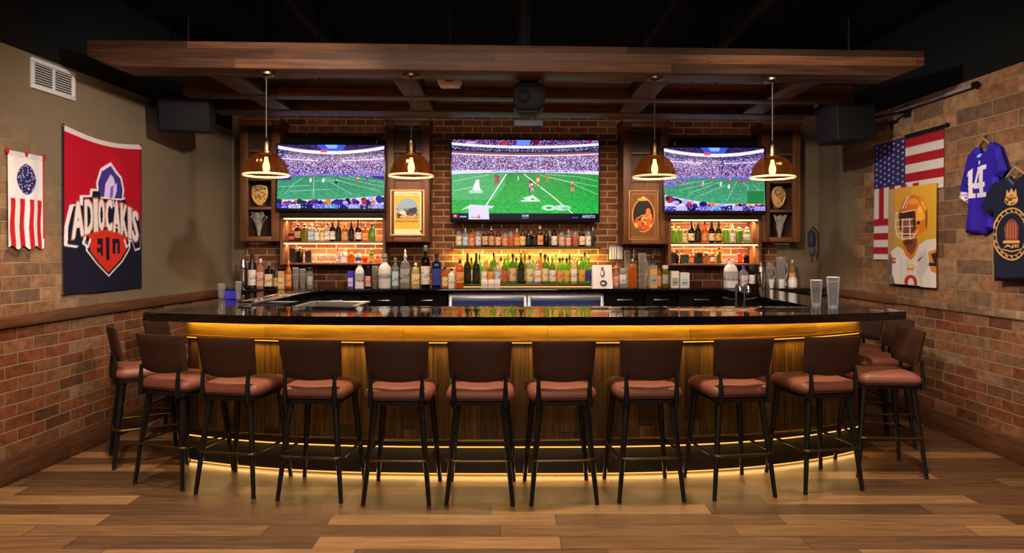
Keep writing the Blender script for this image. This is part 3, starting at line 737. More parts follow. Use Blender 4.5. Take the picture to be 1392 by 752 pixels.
# ------------------------------------------------------------------ posters and plaques in the cabinets
def poster_car():
    c = Cv(184, 248, (222, 206, 176)); c.rect(.1, .1, .9, .88, (214, 164, 52)).rect(.1, .88, .9, .97, (228, 208, 170))
    word(c, 'WORLD OF SPORT', lambda u, v: (.14+.72*u, .055+.04*v-.02*math.sin(PI*u)), (120, 76, 44))
    X, Y = c.X, c.Y
    ar = ((X-.5)/.34)**2+((Y-.42)/.26)**2 < 1; ar = (ar & (Y < .42)) | ((abs(X-.5) < .34) & (Y >= .42) & (Y < .64))
    c._put(ar, (128, 152, 178)); c._put(ar & (Y > .5), (120, 110, 96))
    c.speck(ar & (Y > .4) & (Y < .47), [(70, 90, 80), (180, 190, 200), (50, 60, 70)], 6, .8)
    c.poly([(.2, .5), (.3, .44), (.5, .47), (.56, .41), (.78, .37), (.8, .45), (.66, .5), (.5, .55)], (44, 46, 66)); c.ell(.34, .5, .12, .05, (190, 190, 200)).ell(.24, .56, .06, .045, (24, 24, 32)).ell(.62, .56, .07, .05, (24, 24, 32)).ell(.72, .48, .07, .05, (52, 40, 70))
    c.rect(.3, .57, .76, .62, (196, 160, 90)); c.speck(ar & (Y > .52) & (Y < .62), [(40, 34, 44), (150, 60, 50), (200, 190, 170)], 6, .35)
    c.path([(.12+.04*i, .69+.015*math.sin(i*1.9)) for i in range(19)], .02, (74, 50, 34)); c.path([(.14+.04*i, .715+.012*math.cos(i*1.4)) for i in range(18)], .012, (92, 58, 30))
    c.ell(.92, .93, .03, .025, (92, 30, 20)); return c.down()
def poster_figure():
    c = Cv(164, 272, (112, 68, 30)); c.rect(.04, .03, .96, .97, (132, 84, 38)).rect(.08, .06, .92, .95, (100, 62, 28))
    X, Y = c.X, c.Y; c._put(np.abs(np.sin(X*40+6*np.sin(Y*9))) > .93, (150, 98, 46), .4)
    c.ell(.5, .5, .42, .36, (206, 140, 56)).ell(.5, .5, .385, .335, (22, 12, 14)); c.ell(.48, .16, .2, .035, (206, 150, 66)).ell(.5, .13, .07, .03, (230, 180, 90))
    for p, r, col in (((.68, .42), (.09, .07), (232, 110, 60)), ((.62, .54), (.17, .07), (226, 96, 50)), ((.76, .56), (.07, .1), (240, 130, 60)), ((.45, .62), (.2, .07), (236, 150, 50)), ((.3, .62), (.12, .08), (196, 44, 26)), ((.4, .7), (.2, .08), (230, 90, 40)), ((.62, .7), (.2, .08), (244, 160, 70)), ((.7, .64), (.1, .08), (230, 84, 44)), ((.52, .76), (.22, .06), (222, 70, 36)), ((.24, .7), (.07, .05), (240, 170, 60)), ((.36, .58), (.06, .04), (30, 60, 34)), ((.56, .6), (.07, .03), (70, 110, 60)), ((.48, .68), (.05, .03), (60, 20, 16)), ((.3, .8), (.16, .03), (60, 90, 46))):
        c.ell(*p, *r, col)
    c.path([(.3, .56), (.45, .5), (.6, .58), (.72, .52)], .02, (250, 190, 90)); c.path([(.25, .66), (.38, .76), (.55, .72), (.7, .78)], .018, (120, 20, 20))
    return c.down()
def framed(label, pa, pb, ya, yb, img, fcol, dep=DF+.012):
    pm = (pa+pb)/2; x0, x1 = bx_(pa, dep), bx_(pb, dep); z0, z1 = bz_(pm, yb, dep), bz_(pm, ya, dep)
    t = thing('framed_poster', label, 'framed poster', ((x0+x1)/2, dep, z0), 0, None, True); w, h = x1-x0, z1-z0; f = .014
    MB().box(-w/2, -w/2+f, -.014, 0, 0, h, .002).box(w/2-f, w/2, -.014, 0, 0, h, .002).box(-w/2+f, w/2-f, -.014, 0, 0, f, .002).box(-w/2+f, w/2-f, -.014, 0, h-f, h, .002).build('picture_frame', fcol, t)
    picture('print', w-2*f, h-2*f, img, M['printp'], t, x0=-w/2+f, z0=f, disp=lambda U, V: -.004+0*U)
framed('framed yellow poster with an old car under an arch and cream border', 530, 576.5, 258, 320.5, poster_car(), plain((196, 160, 110), .4))
framed('dark brown framed poster with an orange figure in a black oval', 854, 894, 259, 326.5, poster_figure(), plain((150, 100, 50), .4))
def shield(label, px, py, wpx, hpx, round_):
    D = DF+.2; x, z = bx_(px, D), bz_(px, py, D); w, h = wpx*D/F, hpx*D/F
    t = thing('wall_plaque', label, 'plaque', (x, D, z-h/2), 0, None, True)
    pts = [(-.42, .93), (-.2, .97), (0, 1.), (.2, .97), (.42, .93), (.5, .7), (.47, .42), (.33, .18), (.12, .03), (0, 0), (-.12, .03), (-.33, .18), (-.47, .42), (-.5, .7)]
    if round_: pts = [(.48*math.sin(2*PI*k/20)*(1 if math.cos(2*PI*k/20) > -.2 else .85), .52+.5*math.cos(2*PI*k/20)) for k in range(20)]
    MB().prism([(a*w, b*h) for a, b in pts], -.02, .02, 'y', .004).build('plate', M['gold'], t)
    m = MB()
    m.tube([(a*w*.84, -.02, (.52+(b-.52)*.84)*h) for a, b in pts], .006, 6, closed=True); m.build('raised_rim', M['gold'], t)
    m = MB(); rr = random.Random(3 if round_ else 5)
    for _ in range(26):
        a, b = rr.uniform(-.28, .28), rr.uniform(.28, .82)
        m.lathe([(.001, 0), (.5, .3), (.7, .6), (.4, .9), (.001, 1.)], 6, mat=Matrix.Translation((a*w, -.026, b*h)) @ Matrix.Rotation(rr.uniform(0, 3), 4, 'Y') @ Matrix.Diagonal((.012, .008, .03, 1)))
    m.build('relief', plain((150, 110, 60), .5, .3), t)
    MB().box(-.02, .02, .02, .1, .0, h*.12).build('stand', M['gold'], t)
shield('gold shield plaque with raised relief in the left corner cabinet niche', 353.5, 265.5, 22, 28, False)
shield('round gold face-like plaque in the right corner cabinet niche', 1058, 268.5, 22, 30, True)
def bouquet(label, px, yb, yt):
    D = DF+.17; x = bx_(px, D); z0, z1 = bz_(px, yb, D), bz_(px, yt, D); h = z1-z0
    t = thing('dried_bouquet', label, 'bouquet', (x, D, z0), 0, None, True)
    MB().lathe([(.012, 0), (.016, .004), (.02, h*.2), (.045, h*.55), (.05, h*.56)], 14).build('cone_vase', plain((150, 140, 132), .4), t)
    m = MB(); rr = random.Random(int(px))
    for k in range(46):
        a = rr.uniform(0, 2*PI); r = rr.uniform(.01, .085); top = Vector((r*math.cos(a), r*math.sin(a)*.7, h*rr.uniform(.72, .98)))
        m.tube([(top.x*.35, top.y*.35, h*.5), top*.8+Vector((0, 0, h*.12)), top], [.003, .003, .002], 5)
        m.lathe([(.002, 0), (.009, .012), (.003, .028)], 5, top)
    m.build('dried_flowers', plain((190, 180, 172), .8, 0, .2, .3), t)
bouquet('pale dried bouquet in a pointed vase in the left corner cabinet', 352, 321, 289)
bouquet('pale dried bouquet in a pointed vase in the right corner cabinet', 1060, 325.5, 291)

# ------------------------------------------------------------------ back counter, cabinets and coolers
xa, xb = -2.98, 3.3
o = MB().box(xa, xb, 7.18, 7.69, 1.04, 1.08, .004).build('back_worktop', M['granite']); tag(o, 'long black worktop along the back wall under the bottles', 'worktop', back=True)
def bcab(label, x0, x1, hw):
    t = thing('under_counter_cabinet', label, 'cabinet', ((x0+x1)/2, 7.22, 0), 0, None, True); w = (x1-x0)/2-.004
    MB().box(-w, w, .02, .45, .08, 1.035).build('carcass', M['black_lacquer'], t)
    MB().box(-w+.03, w-.03, .06, .45, 0, .08).build('plinth', M['kick'], t)
    d = MB().box(-w+.006, w-.006, -.001, .019, .86, 1.0, .003).build('drawer', M['black_lacquer'], t)
    MB().box(-hw, hw, -.02, -.008, .955, .967, .002).box(-hw, -hw+.01, -.009, 0, .957, .965).box(hw-.01, hw, -.009, 0, .957, .965).build('handle', M['steel'], d)
    d = MB().box(-w+.006, w-.006, -.001, .019, .1, .85, .003).build('door', M['black_lacquer'], t)
    MB().box(w-.05, w-.04, -.02, -.008, .6, .75, .002).build('handle', M['steel'], d)
pxs = [330, 423, 490, 551, 607]
for i in range(4): bcab('black under-counter cabinet on the left, %s from the left corner' % ORD[i], bx_(pxs[i], 7.22), bx_(pxs[i+1], 7.22), .06)
pxs = [821, 875, 920, 985, 1060]
for i in range(4): bcab('black under-counter cabinet on the right, %s from the coolers' % ORD[i], bx_(pxs[i], 7.22), bx_(pxs[i+1], 7.22), .08)
cool = glass((150, 170, 210), .1, .6)
for pa, pb, lab in ((608, 715.5, 'left stainless glass-door bottle cooler under the back worktop'), (715.8, 820.5, 'right stainless glass-door bottle cooler under the back worktop')):
    x0, x1 = bx_(pa, 7.2), bx_(pb, 7.2); w = (x1-x0)/2-.002
    t = thing('bottle_cooler', lab, 'cooler', ((x0+x1)/2, 7.22, 0), 0, None, True)
    MB().box(-w, -w+.02, .03, .44, .04, 1.02).box(w-.02, w, .03, .44, .04, 1.02).box(-w+.02, w-.02, .42, .44, .04, 1.02).box(-w+.02, w-.02, .03, .42, .04, .1).box(-w+.02, w-.02, .03, .42, 1.0, 1.02).build('cabinet_shell', M['steel'], t)
    d = MB().box(-w, -w+.035, 0, .028, .06, 1.0, .004).box(w-.035, w, 0, .028, .06, 1.0, .004).box(-w+.035, w-.035, 0, .028, .955, 1.0, .004).box(-w+.035, w-.035, 0, .028, .06, .1, .004).build('door', plain((190, 196, 216), .35, .6, .5, .05), t)
    MB().box(-w+.035, w-.035, .012, .016, .1, .955).build('pane', cool, d)
    MB().box(-w+.03, w-.03, .06, .075, .985, .998).build('led_strip', emit((196, 210, 255), 6.), t)
    MB().box(-w+.022, w-.022, .05, .41, .55, .56).build('shelf', M['steel'], t)
# raised bottle step
x0, x1 = bx_(628, 7.4), bx_(806, 7.4)
o = thing('bottle_step', 'low lit bottle step on the back worktop behind the front bottles', 'shelf', ((x0+x1)/2, 7.36, 1.08), 0, None, True); w = (x1-x0)/2
MB().box(-w, w, 0, .3, .0, .042, .002).build('step', plain((60, 44, 30), .4), o)
MB().box(-w, w, -.004, -.0005, .008, .016).build('led_strip', emit((255, 190, 110), 1.6), o)

# ------------------------------------------------------------------ bottles, glasses, boxes
def sq(a):  # squared cross-section
    c, s = abs(math.cos(a)), abs(math.sin(a)); return .94/((c**6+s**6)**(1/6.))
def flat(a): return 1.
PROF = {
 'spout': dict(body=[(.44, 0), (.5, .02), (.5, .56), (.46, .64), (.26, .7), (.17, .74), (.17, .8)], cap=[(.2, .79), (.2, .84), (.08, .87), (.05, .93), (.03, 1.)], label=(.08, .5), rf=None),
 'round': dict(body=[(.44, 0), (.5, .02), (.5, .6), (.45, .68), (.24, .76), (.18, .8), (.18, .88)], cap=[(.21, .87), (.22, .88), (.22, .98), (.19, 1.)], label=(.1, .52), rf=None),
 'wine': dict(body=[(.44, 0), (.5, .02), (.5, .52), (.45, .6), (.26, .69), (.18, .75), (.17, .84)], cap=[(.185, .82), (.19, .83), (.17, .98), (.14, 1.)], label=(.1, .42), rf=None),
 'square': dict(body=[(.46, 0), (.5, .02), (.5, .66), (.44, .74), (.22, .78), (.18, .82), (.18, .88)], cap=[(.22, .87), (.24, .88), (.24, .98), (.2, 1.)], label=(.1, .56), rf=sq),
 'decanter': dict(body=[(.46, 0), (.5, .02), (.5, .66), (.46, .72), (.36, .78), (.22, .81), (.2, .85)], cap=[(.12, .84), (.2, .88), (.22, .93), (.1, 1.)], label=(.2, .56), rf=sq),
 'jug': dict(body=[(.42, 0), (.46, .015), (.5, .3), (.5, .55), (.44, .62), (.26, .7), (.2, .74), (.2, .8)], cap=[(.24, .79), (.26, .8), (.22, .86), (.26, .9), (.22, .98), (.18, 1.)], label=(.3, .42), rf=None),
 'arch': dict(body=[(.47, 0), (.5, .02), (.5, .62), (.47, .74), (.38, .85), (.24, .92), (.18, .94)], cap=[(.2, .93), (.21, .94), (.21, .985), (.18, 1.)], label=(.3, .66), rf=sq),
 'stopper': dict(body=[(.46, 0), (.5, .02), (.5, .5), (.47, .58), (.38, .65), (.2, .7), (.15, .74)], cap=[(.1, .73), (.16, .78), (.2, .82), (.12, .88), (.14, .93), (.05, 1.)], label=(.15, .5), rf=sq),
}
_mc = {}
def label_mat(c1, c2):
    k = ('lab', tuple(c1), tuple(c2))
    if k not in _plain:
        t = NT('bottle_label'); v, o = t.xyz(); n = t.noise(v, 11., 2); n2 = t.noise(v, 26., 1)
        band = t.math('MULTIPLY', t.math('GREATER_THAN', o[2], .24), t.math('LESS_THAN', o[2], .38))
        f = t.math('MULTIPLY', t.math('GREATER_THAN', n, .53), band)
        f2 = t.math('MULTIPLY', t.math('GREATER_THAN', n2, .6), t.math('LESS_THAN', o[2], .2))
        b = t.bsdf(t.mix(t.math('MAXIMUM', f, f2), c1, c2), .6, 0, .3); _plain[k] = t.done(b)
    return _plain[k]
def bmesh_part(kind, part, mat):
    k = (kind, part, mat.name)
    if k in _mc: return _mc[k]
    P = PROF[kind]; rf = P['rf']; n = 24
    if part == 'body': me = MB().lathe(P['body'], n, rf=rf).mesh('bottle_glass', mat, 50)
    elif part == 'cap': me = MB().lathe(P['cap'], 14).mesh('bottle_cap', mat, 50)
    else: 
        z0, z1 = P['label']; me = MB().lathe([(.512, z0), (.512, z1)], n, rf=rf, cap0=False, cap1=False).mesh('bottle_label', mat, 50)
    _mc[k] = me; return me
DESC = {}
def vessel(kind, x, y, z, w, h, gcol, lcol, ccol, label, group, back=True, rz=None, body=.25, lab2=(60, 44, 40)):
    if kind in ('tumbler', 'pitcher'):
        body = .04
        if min(gcol) > 190: gcol = (244, 245, 248)
    nm = {'box': 'carton', 'tumbler': 'drinking_glass', 'jar': 'jar', 'shaker': 'cocktail_shaker', 'bowl': 'bowl', 'pitcher': 'glass_pitcher', 'crock': 'crock', 'mug': 'mug'}.get(kind, 'bottle')
    cat = {'carton': 'box', 'drinking_glass': 'glass', 'cocktail_shaker': 'shaker', 'glass_pitcher': 'pitcher'}.get(nm, nm)
    t = thing(nm, label, cat, (x, y, z+.0005), random.uniform(-.12, .12) if rz is None else rz, group, back)
    t.scale = (w, w, h)
    if kind in PROF:
        link('bottle_glass', bmesh_part(kind, 'body', glass(gcol, body) if body < 1 else plain(gcol, .35, 0, .5)), t)
        if lcol: link('bottle_label', bmesh_part(kind, 'label', label_mat(lcol, lab2)), t)
        link('bottle_cap', bmesh_part(kind, 'cap', plain(ccol, .35, .4 if sum(ccol) > 300 else 0., .5)), t)
    elif kind == 'box':
        dpt = .4
        MB().box(-.5, .5, -dpt, dpt, 0, 1, .02, seg=1).build('carton_body', plain(gcol, .6), t)
        if lcol: MB().box(-.4, .4, -dpt-.01, -dpt+.001, .14, .62).build('printed_panel', label_mat(lcol, lab2), t)
        MB().box(-.5, .5, -dpt-.012, dpt, .86, 1.004, .01, seg=1).build('lid', plain(ccol, .6), t)
    elif kind == 'tumbler':
        MB().lathe([(.36, 0), (.38, .02), (.5, 1.), (.47, 1.), (.35, .08), (.001, .07)], 20, cap1=False).build('glass_wall', glass(tuple(min(250, int(c*1.12)) for c in gcol), body, .35), t)
        MB().lathe([(.5, .985), (.515, .992), (.5, 1.004), (.47, 1.)], 20, cap0=False, cap1=False).build('rim', glass((240, 240, 250), .5, 1.), t)  # highlight on the lip painted in as whitish diffuse colour
    elif kind == 'jar':
        MB().lathe([(.44, 0), (.5, .03), (.5, .72), (.42, .8), (.4, .84)], 20, rf=None).build('jar_glass', glass(gcol, body) if body < 1 else plain(gcol, .35), t)
        if lcol: MB().lathe([(.512, .2), (.512, .6)], 20, cap0=False, cap1=False).build('jar_label', label_mat(lcol, lab2), t)
        MB().lathe([(.42, .84), (.44, .85), (.44, .98), (.4, 1.)], 20).build('lid', plain(ccol, .4, .3), t)
    elif kind == 'shaker':
        MB().lathe([(.38, 0), (.4, .02), (.5, .62), (.48, .63)], 20).build('shaker_cup', M['chrome'], t)
        MB().lathe([(.49, .63), (.5, .64), (.34, .82), (.24, .84)], 20).build('shaker_lid', M['steel'], t)
        MB().lathe([(.22, .84), (.24, .85), (.22, .98), (.16, 1.)], 16).build('shaker_cap', M['chrome'], t)
    elif kind == 'bowl':
        MB().lathe([(.26, 0), (.28, .06), (.42, .5), (.5, 1.), (.46, 1.), (.36, .5), (.001, .15)], 24, cap1=False).build('bowl_body', plain(gcol, .35), t)
        MB().lathe([(.3, 0), (.3, .08)], 20).build('foot_ring', plain(gcol, .35), t)
    elif kind == 'mug':
        b = MB().lathe([(.42, 0), (.44, .03), (.44, .98), (.41, 1.), (.38, .96), (.38, .1), (.001, .08)], 24, cap1=False).build('mug_body', plain(gcol, .35), t)
        MB().tube([(.42+.2*math.sin(PI*k/8), 0, .2+.6*k/8) for k in range(9)], .05, 8).build('handle', plain(gcol, .35), t)
    elif kind == 'crock':
        MB().lathe([(.4, 0), (.47, .05), (.5, .4), (.46, .72), (.4, .8)], 24).build('crock_body', plain(gcol, .4), t)
        MB().lathe([(.43, .8), (.44, .85), (.3, .93), (.1, .95), (.08, 1.)], 20).build('lid', plain(ccol, .4), t)
    elif kind == 'pitcher':
        MB().lathe([(.38, 0), (.4, .02), (.44, .5), (.4, .8), (.46, 1.), (.43, 1.), (.37, .8), (.4, .5), (.36, .06), (.001, .05)], 24, cap1=False).build('pitcher_wall', glass(tuple(min(250, int(c*1.12)) for c in gcol), body, .35), t)
        MB().tube([(.4+.28*math.sin(PI*k/8), 0, .25+.6*k/8) for k in range(9)], .04, 8).build('handle', glass((226, 226, 232), .35), t)
    return t

# colour words -> rgb
GC = {'clear': (214, 218, 220), 'dark': (30, 24, 18), 'brown': (96, 50, 20), 'amber': (226, 130, 40), 'green': (120, 172, 56), 'dark green': (50, 74, 34), 'olive': (150, 140, 40), 'pale yellow': (226, 214, 150), 'navy': (20, 24, 66), 'white': (206, 204, 206), 'grey': (120, 118, 120), 'blue': (50, 40, 190), 'orange': (222, 120, 40), 'tan': (190, 150, 96), 'black': (20, 19, 20), 'pink': (220, 160, 150), 'pale green': (176, 204, 150), 'steel': (180, 182, 188), 'bright green': (140, 204, 60), 'teal': (24, 50, 52)}
LC = {'white': (206, 198, 190), 'cream': (206, 184, 146), 'pink': (206, 150, 136), 'orange': (200, 134, 84), 'tan': (180, 140, 100), 'red': (176, 78, 64), 'black': (26, 24, 26), 'grey': (150, 148, 150), 'blue': (40, 52, 130), 'gold': (196, 150, 70), 'pale blue': (160, 186, 206), 'lilac': (190, 176, 200), 'yellow': (200, 174, 96), None: None}
KW = {'spout': 'bottle with pourer', 'round': 'bottle', 'wine': 'tall slim bottle', 'square': 'square bottle', 'decanter': 'squat square bottle', 'jug': 'wide bottle', 'arch': 'round-topped bottle', 'stopper': 'bottle with tall stopper', 'box': 'carton', 'tumbler': 'tumbler', 'jar': 'lidded jar', 'shaker': 'cocktail shaker', 'bowl': 'bowl', 'pitcher': 'glass pitcher', 'crock': 'lidded crock', 'mug': 'mug'}
def row(items, D, zbase, where, group, ends='left'):
    """items: (px, width px, top py, kind, glass, label, cap)"""
    for i, it in enumerate(items):
        px, wp, ty, kind, g, lb, cp = it[:7]
        d = D+(it[7] if len(it) > 7 else 0.)
        x = bx_(px, d); dd = d+YAW*x; z = zbase if len(it) < 9 else it[8]
        h = bz_(px, ty, d)-z; w = wp*dd/F*.94
        desc = '%s %s%s, %s from left %s' % (g, KW[kind], (' with %s label' % lb) if lb and kind != 'box' else '', ORD[i], where)
        body = {'clear': .14, 'white': .9, 'dark': .35, 'black': 1., 'navy': .6, 'grey': .9}.get(g, .3)
        if kind in ('tumbler', 'pitcher'): body = .08
        vessel(kind, x, d, z, w, max(h, .03), GC[g], LC.get(lb), GC.get(cp, (30, 28, 28)), desc, group, True, None, body)
SH = .0185
zl1 = zL(330.5)+SH; zl2 = zL(360)+SH; zr1 = zR(332.5)+SH; zr2 = zR(361)+SH
row([(396, 9, 317, 'jar', 'brown', 'red', 'black'), (405, 9, 304, 'decanter', 'brown', 'tan', 'black'), (414, 9, 304, 'decanter', 'olive', None, 'gold'), (423, 9, 304, 'square', 'clear', 'pale blue', 'white'), (431, 8, 303, 'spout', 'clear', 'white', 'black'), (438, 7, 304, 'spout', 'pale yellow', 'cream', 'black'), (445, 8, 303, 'square', 'clear', 'white', 'black'), (452, 8, 302, 'round', 'dark', 'white', 'red'), (460, 8, 298.5, 'wine', 'dark green', 'black', 'black'), (469, 9, 302, 'spout', 'amber', 'tan', 'black'), (477.5, 8, 301, 'wine', 'dark', 'black', 'black'), (487, 9, 299, 'wine', 'dark', 'white', 'black'), (497, 9, 308, 'square', 'amber', 'orange', 'gold'), (506, 9, 304, 'square', 'green', None, 'gold')], 7.5, zl1, 'on left upper shelf', 'bottles on the upper lit shelf at left')
row([(398, 8, 338, 'box', 'black', None, 'black'), (407.5, 9, 336, 'square', 'dark', None, 'green'), (419, 8, 341, 'box', 'black', None, 'dark'), (428.5, 7.5, 345, 'tumbler', 'clear', None, ''), (437, 7.5, 345, 'tumbler', 'clear', None, ''), (445, 7.5, 345, 'tumbler', 'clear', None, ''), (452, 6, 346, 'tumbler', 'white', None, ''), (459, 6, 338, 'round', 'clear', 'white', 'black'), (467.5, 10, 343, 'jar', 'white', None, 'white'), (477.5, 9, 343, 'arch', 'amber', None, 'white'), (487, 8, 345, 'jar', 'white', 'blue', 'white'), (496, 8, 350, 'tumbler', 'amber', None, ''), (504.5, 7, 338, 'round', 'green', 'gold', 'green'), (513, 8, 349, 'jug', 'amber', 'gold', 'gold')], 7.5, zl2, 'on left lower shelf', 'bottles and glasses on the lower lit shelf at left')
WT = 1.0805
row([(329.5, 10, 345, 'shaker', 'steel', None, ''), (341.5, 12, 343, 'round', 'black', 'white', 'gold'), (353, 10, 352, 'square', 'pink', 'pink', 'white'), (364.5, 11, 357, 'square', 'dark', 'cream', 'grey'), (374, 8, 357, 'wine', 'black', 'tan', 'black'), (382, 9, 369, 'box', 'tan', 'cream', 'tan'), (391, 9, 355, 'round', 'orange', 'orange', 'orange'), (401, 9, 364, 'tumbler', 'clear', None, ''), (410.5, 9, 366, 'tumbler', 'white', None, ''), (420, 9, 364, 'jar', 'clear', 'grey', 'black')], 7.3, WT, 'on left corner worktop', 'bottles and glasses at the left end of the back worktop')
row([(476, 8.5, 369, 'box', 'blue', 'lilac', 'blue'), (488, 13.5, 361, 'arch', 'white', 'grey', 'white'), (499.5, 8, 362, 'square', 'navy', 'pink', 'black'), (508.5, 8, 362, 'tumbler', 'clear', None, ''), (522, 19, 345, 'jug', 'white', 'grey', 'grey'), (536.5, 10, 351, 'square', 'clear', 'pale blue', 'grey'), (550, 14.5, 339, 'stopper', 'clear', 'grey', 'white'), (564, 12, 357, 'decanter', 'pale yellow', 'cream', 'white'), (577.5, 13, 334, 'round', 'dark', 'white', 'grey'), (592.5, 14, 344, 'square', 'navy', 'blue', 'cream'), (603.5, 9, 362, 'round', 'amber', 'cream', 'gold'), (613, 9.5, 365, 'square', 'white', 'white', 'red'), (624, 11.5, 352, 'decanter', 'orange', 'orange', 'red')], 7.3, WT, 'left of lit step', 'bottles on the back worktop left of the big television')
zs = 1.1225
L1 = [(635, 10, 344, 'wine', 'dark green', 'black', 'black'), (647, 10.5, 344, 'wine', 'dark green', 'black', 'black'), (657.5, 8.5, 353, 'round', 'pale green', 'white', 'white'), (667, 8.5, 354, 'round', 'green', 'orange', 'green'), (676, 8.5, 354, 'round', 'clear', 'pale blue', 'white'), (685.5, 9, 351, 'round', 'green', 'red', 'green'), (696.5, 10, 345, 'round', 'green', 'pink', 'black'), (708, 10, 343, 'wine', 'dark green', 'black', 'green'), (719.5, 10, 347, 'round', 'pale green', 'cream', 'brown'), (730, 10, 353, 'square', 'clear', 'white', 'pink'), (740.5, 9.5, 346, 'round', 'green', 'cream', 'dark'), (750.5, 9, 350, 'round', 'green', 'white', 'green'), (760.5, 9, 351, 'round', 'bright green', 'orange', 'black'), (770, 9, 351, 'round', 'bright green', 'gold', 'black'), (779.5, 9.5, 350, 'square', 'pale yellow', 'white', 'white'), (790, 9, 349, 'round', 'bright green', 'gold', 'green'), (799.5, 8.5, 350, 'round', 'bright green', 'blue', 'green')]
row(L1, 7.4, zs, 'in step front row', 'bottles in the front row on the lit step')
L2 = []
for i, px in enumerate((641, 652, 662, 671.5, 681, 691, 702, 713.5, 724.5, 735, 745.5, 755.5, 765, 774.5, 785, 795)):
    L2.append((px, 7.8, [350, 346, 352, 343, 349, 345][i % 6], ['round', 'wine', 'round'][i % 3], ['olive', 'bright green', 'amber', 'green', 'pale yellow', 'bright green', 'green'][i % 7], ['cream', None, None, 'tan'][i % 4], ['gold', 'black', 'green'][i % 3]))
row(L2, 7.55, zs, 'in step rear row', 'bottles in the rear row on the lit step')
zc_ = zc+.0225
C_ = [('clear', 'cream'), ('clear', 'pale blue'), ('amber', 'orange'), ('clear', 'lilac'), ('dark', 'tan'), ('brown', 'tan'), ('brown', 'pink'), ('clear', 'orange'), ('clear', 'red'), ('amber', 'orange'), ('black', 'yellow'), ('dark', 'black'), ('dark', 'black'), ('brown', 'orange'), ('dark', None), ('dark', 'white'), ('clear', 'pink'), ('clear', 'pink'), ('clear', 'red'), ('dark', 'cream'), ('clear', 'white'), ('black', None)]
PX = [624, 633, 641.5, 650.5, 660, 668.5, 677.5, 687, 695, 703, 711, 719, 727, 734.5, 743, 754, 764, 773, 782.5, 791.5, 800, 806.5]
row([(p, 8.6 if i < 21 else 5, 307+(i*7 % 5), 'wine' if i in (11, 12, 14, 21) else ('square' if i in (4, 13, 19) else 'spout'), C_[i][0], C_[i][1], ['black', 'steel', 'red', 'black'][i % 4]) for i, p in enumerate(PX)], 7.59, zc_, 'below big television', 'bottles with pourers on the shelf below the big television')
row([(836.5, 8, 361, 'round', 'pink', 'pink', 'pink'), (845.5, 11, 359, 'decanter', 'grey', 'white', 'black'), (859, 11, 352, 'decanter', 'orange', None, 'grey'), (872, 12, 344, 'pitcher', 'clear', None, ''), (887, 10, 361, 'box', 'tan', 'grey', 'grey'), (895, 6.5, 360, 'round', 'amber', 'tan', 'black'), (903.5, 9.5, 361, 'jar', 'olive', 'grey', 'white'), (916, 11, 369, 'box', 'white', 'grey', 'white'), (929, 13, 371, 'box', 'white', 'pale blue', 'white')], 7.3, WT, 'right of white bag', 'bottles and boxes on the back worktop right of the white bag')
row([(853, 9, 341, 'tumbler', 'clear', None, ''), (862, 8, 338, 'stopper', 'clear', None, 'white'), (881, 8, 347, 'tumbler', 'clear', None, ''), (888, 6, 341, 'spout', 'clear', None, 'steel')], 7.56, WT, 'behind orange square bottle', 'tall clear glassware standing behind the orange square bottle')
row([(914, 8, 308, 'decanter', 'bright green', None, 'green'), (922.5, 8, 308, 'decanter', 'bright green', None, 'green'), (931, 8, 314, 'round', 'pale green', 'cream', 'dark green'), (940, 9, 300, 'wine', 'dark', 'cream', 'black'), (949, 9, 300, 'wine', 'dark green', 'black', 'grey'), (958, 9, 300, 'wine', 'amber', 'orange', 'black'), (967.5, 9, 300, 'wine', 'dark', 'cream', 'black'), (977, 9, 300, 'wine', 'dark green', 'gold', 'black'), (987, 9, 304, 'spout', 'bright green', None, 'black'), (996, 8, 304, 'spout', 'pale green', 'white', 'steel'), (1005, 9, 309, 'decanter', 'green', None, 'pale green'), (1015.5, 9.5, 309, 'decanter', 'pale green', 'white', 'white')], 7.5, zr1, 'on right upper shelf', 'bottles on the upper lit shelf at right')
row([(914.5, 7, 343, 'box', 'dark', None, 'brown'), (920, 6, 340, 'wine', 'dark', None, 'black'), (930.5, 11, 345, 'box', 'teal', None, 'tan'), (940.5, 7, 343, 'round', 'orange', 'tan', 'black'), (949.5, 9.5, 342, 'box', 'black', None, 'tan'), (959.5, 9, 343, 'jar', 'tan', None, 'tan'), (968.5, 8.5, 344, 'jar', 'orange', 'white', 'tan'), (977.5, 7, 336, 'round', 'olive', None, 'dark'), (986, 9, 352, 'bowl', 'white', None, ''), (996, 9, 352, 'bowl', 'white', None, ''), (1006, 8, 345, 'tumbler', 'pink', None, ''), (1015, 8, 346, 'jar', 'dark', None, 'brown')], 7.5, zr2, 'on right lower shelf', 'bottles and jars on the lower lit shelf at right')
row([(992.5, 18, 357, 'arch', 'white', 'grey', 'white', -.13), (1010, 11, 361, 'square', 'clear', 'lilac', 'blue', -.12), (1021.5, 9, 362, 'jar', 'dark', 'white', 'black', -.1), (1034, 11, 357, 'shaker', 'steel', None, '', -.13), (1046, 12, 357, 'pitcher', 'white', None, ''), (1061, 15, 349, 'pitcher', 'white', None, ''), (1077, 10, 353, 'round', 'tan', 'tan', 'steel')], 7.4, WT, 'on right corner worktop', 'bottles and pitchers at the right end of the back worktop')
row([(1048, 9, 380, 'bowl', 'white', None, ''), (1062, 10, 380, 'mug', 'white', None, ''), (1077, 13, 376, 'crock', 'white', None, 'white')], 7.28, WT, 'before right corner pitchers', 'white crockery in front of the pitchers')
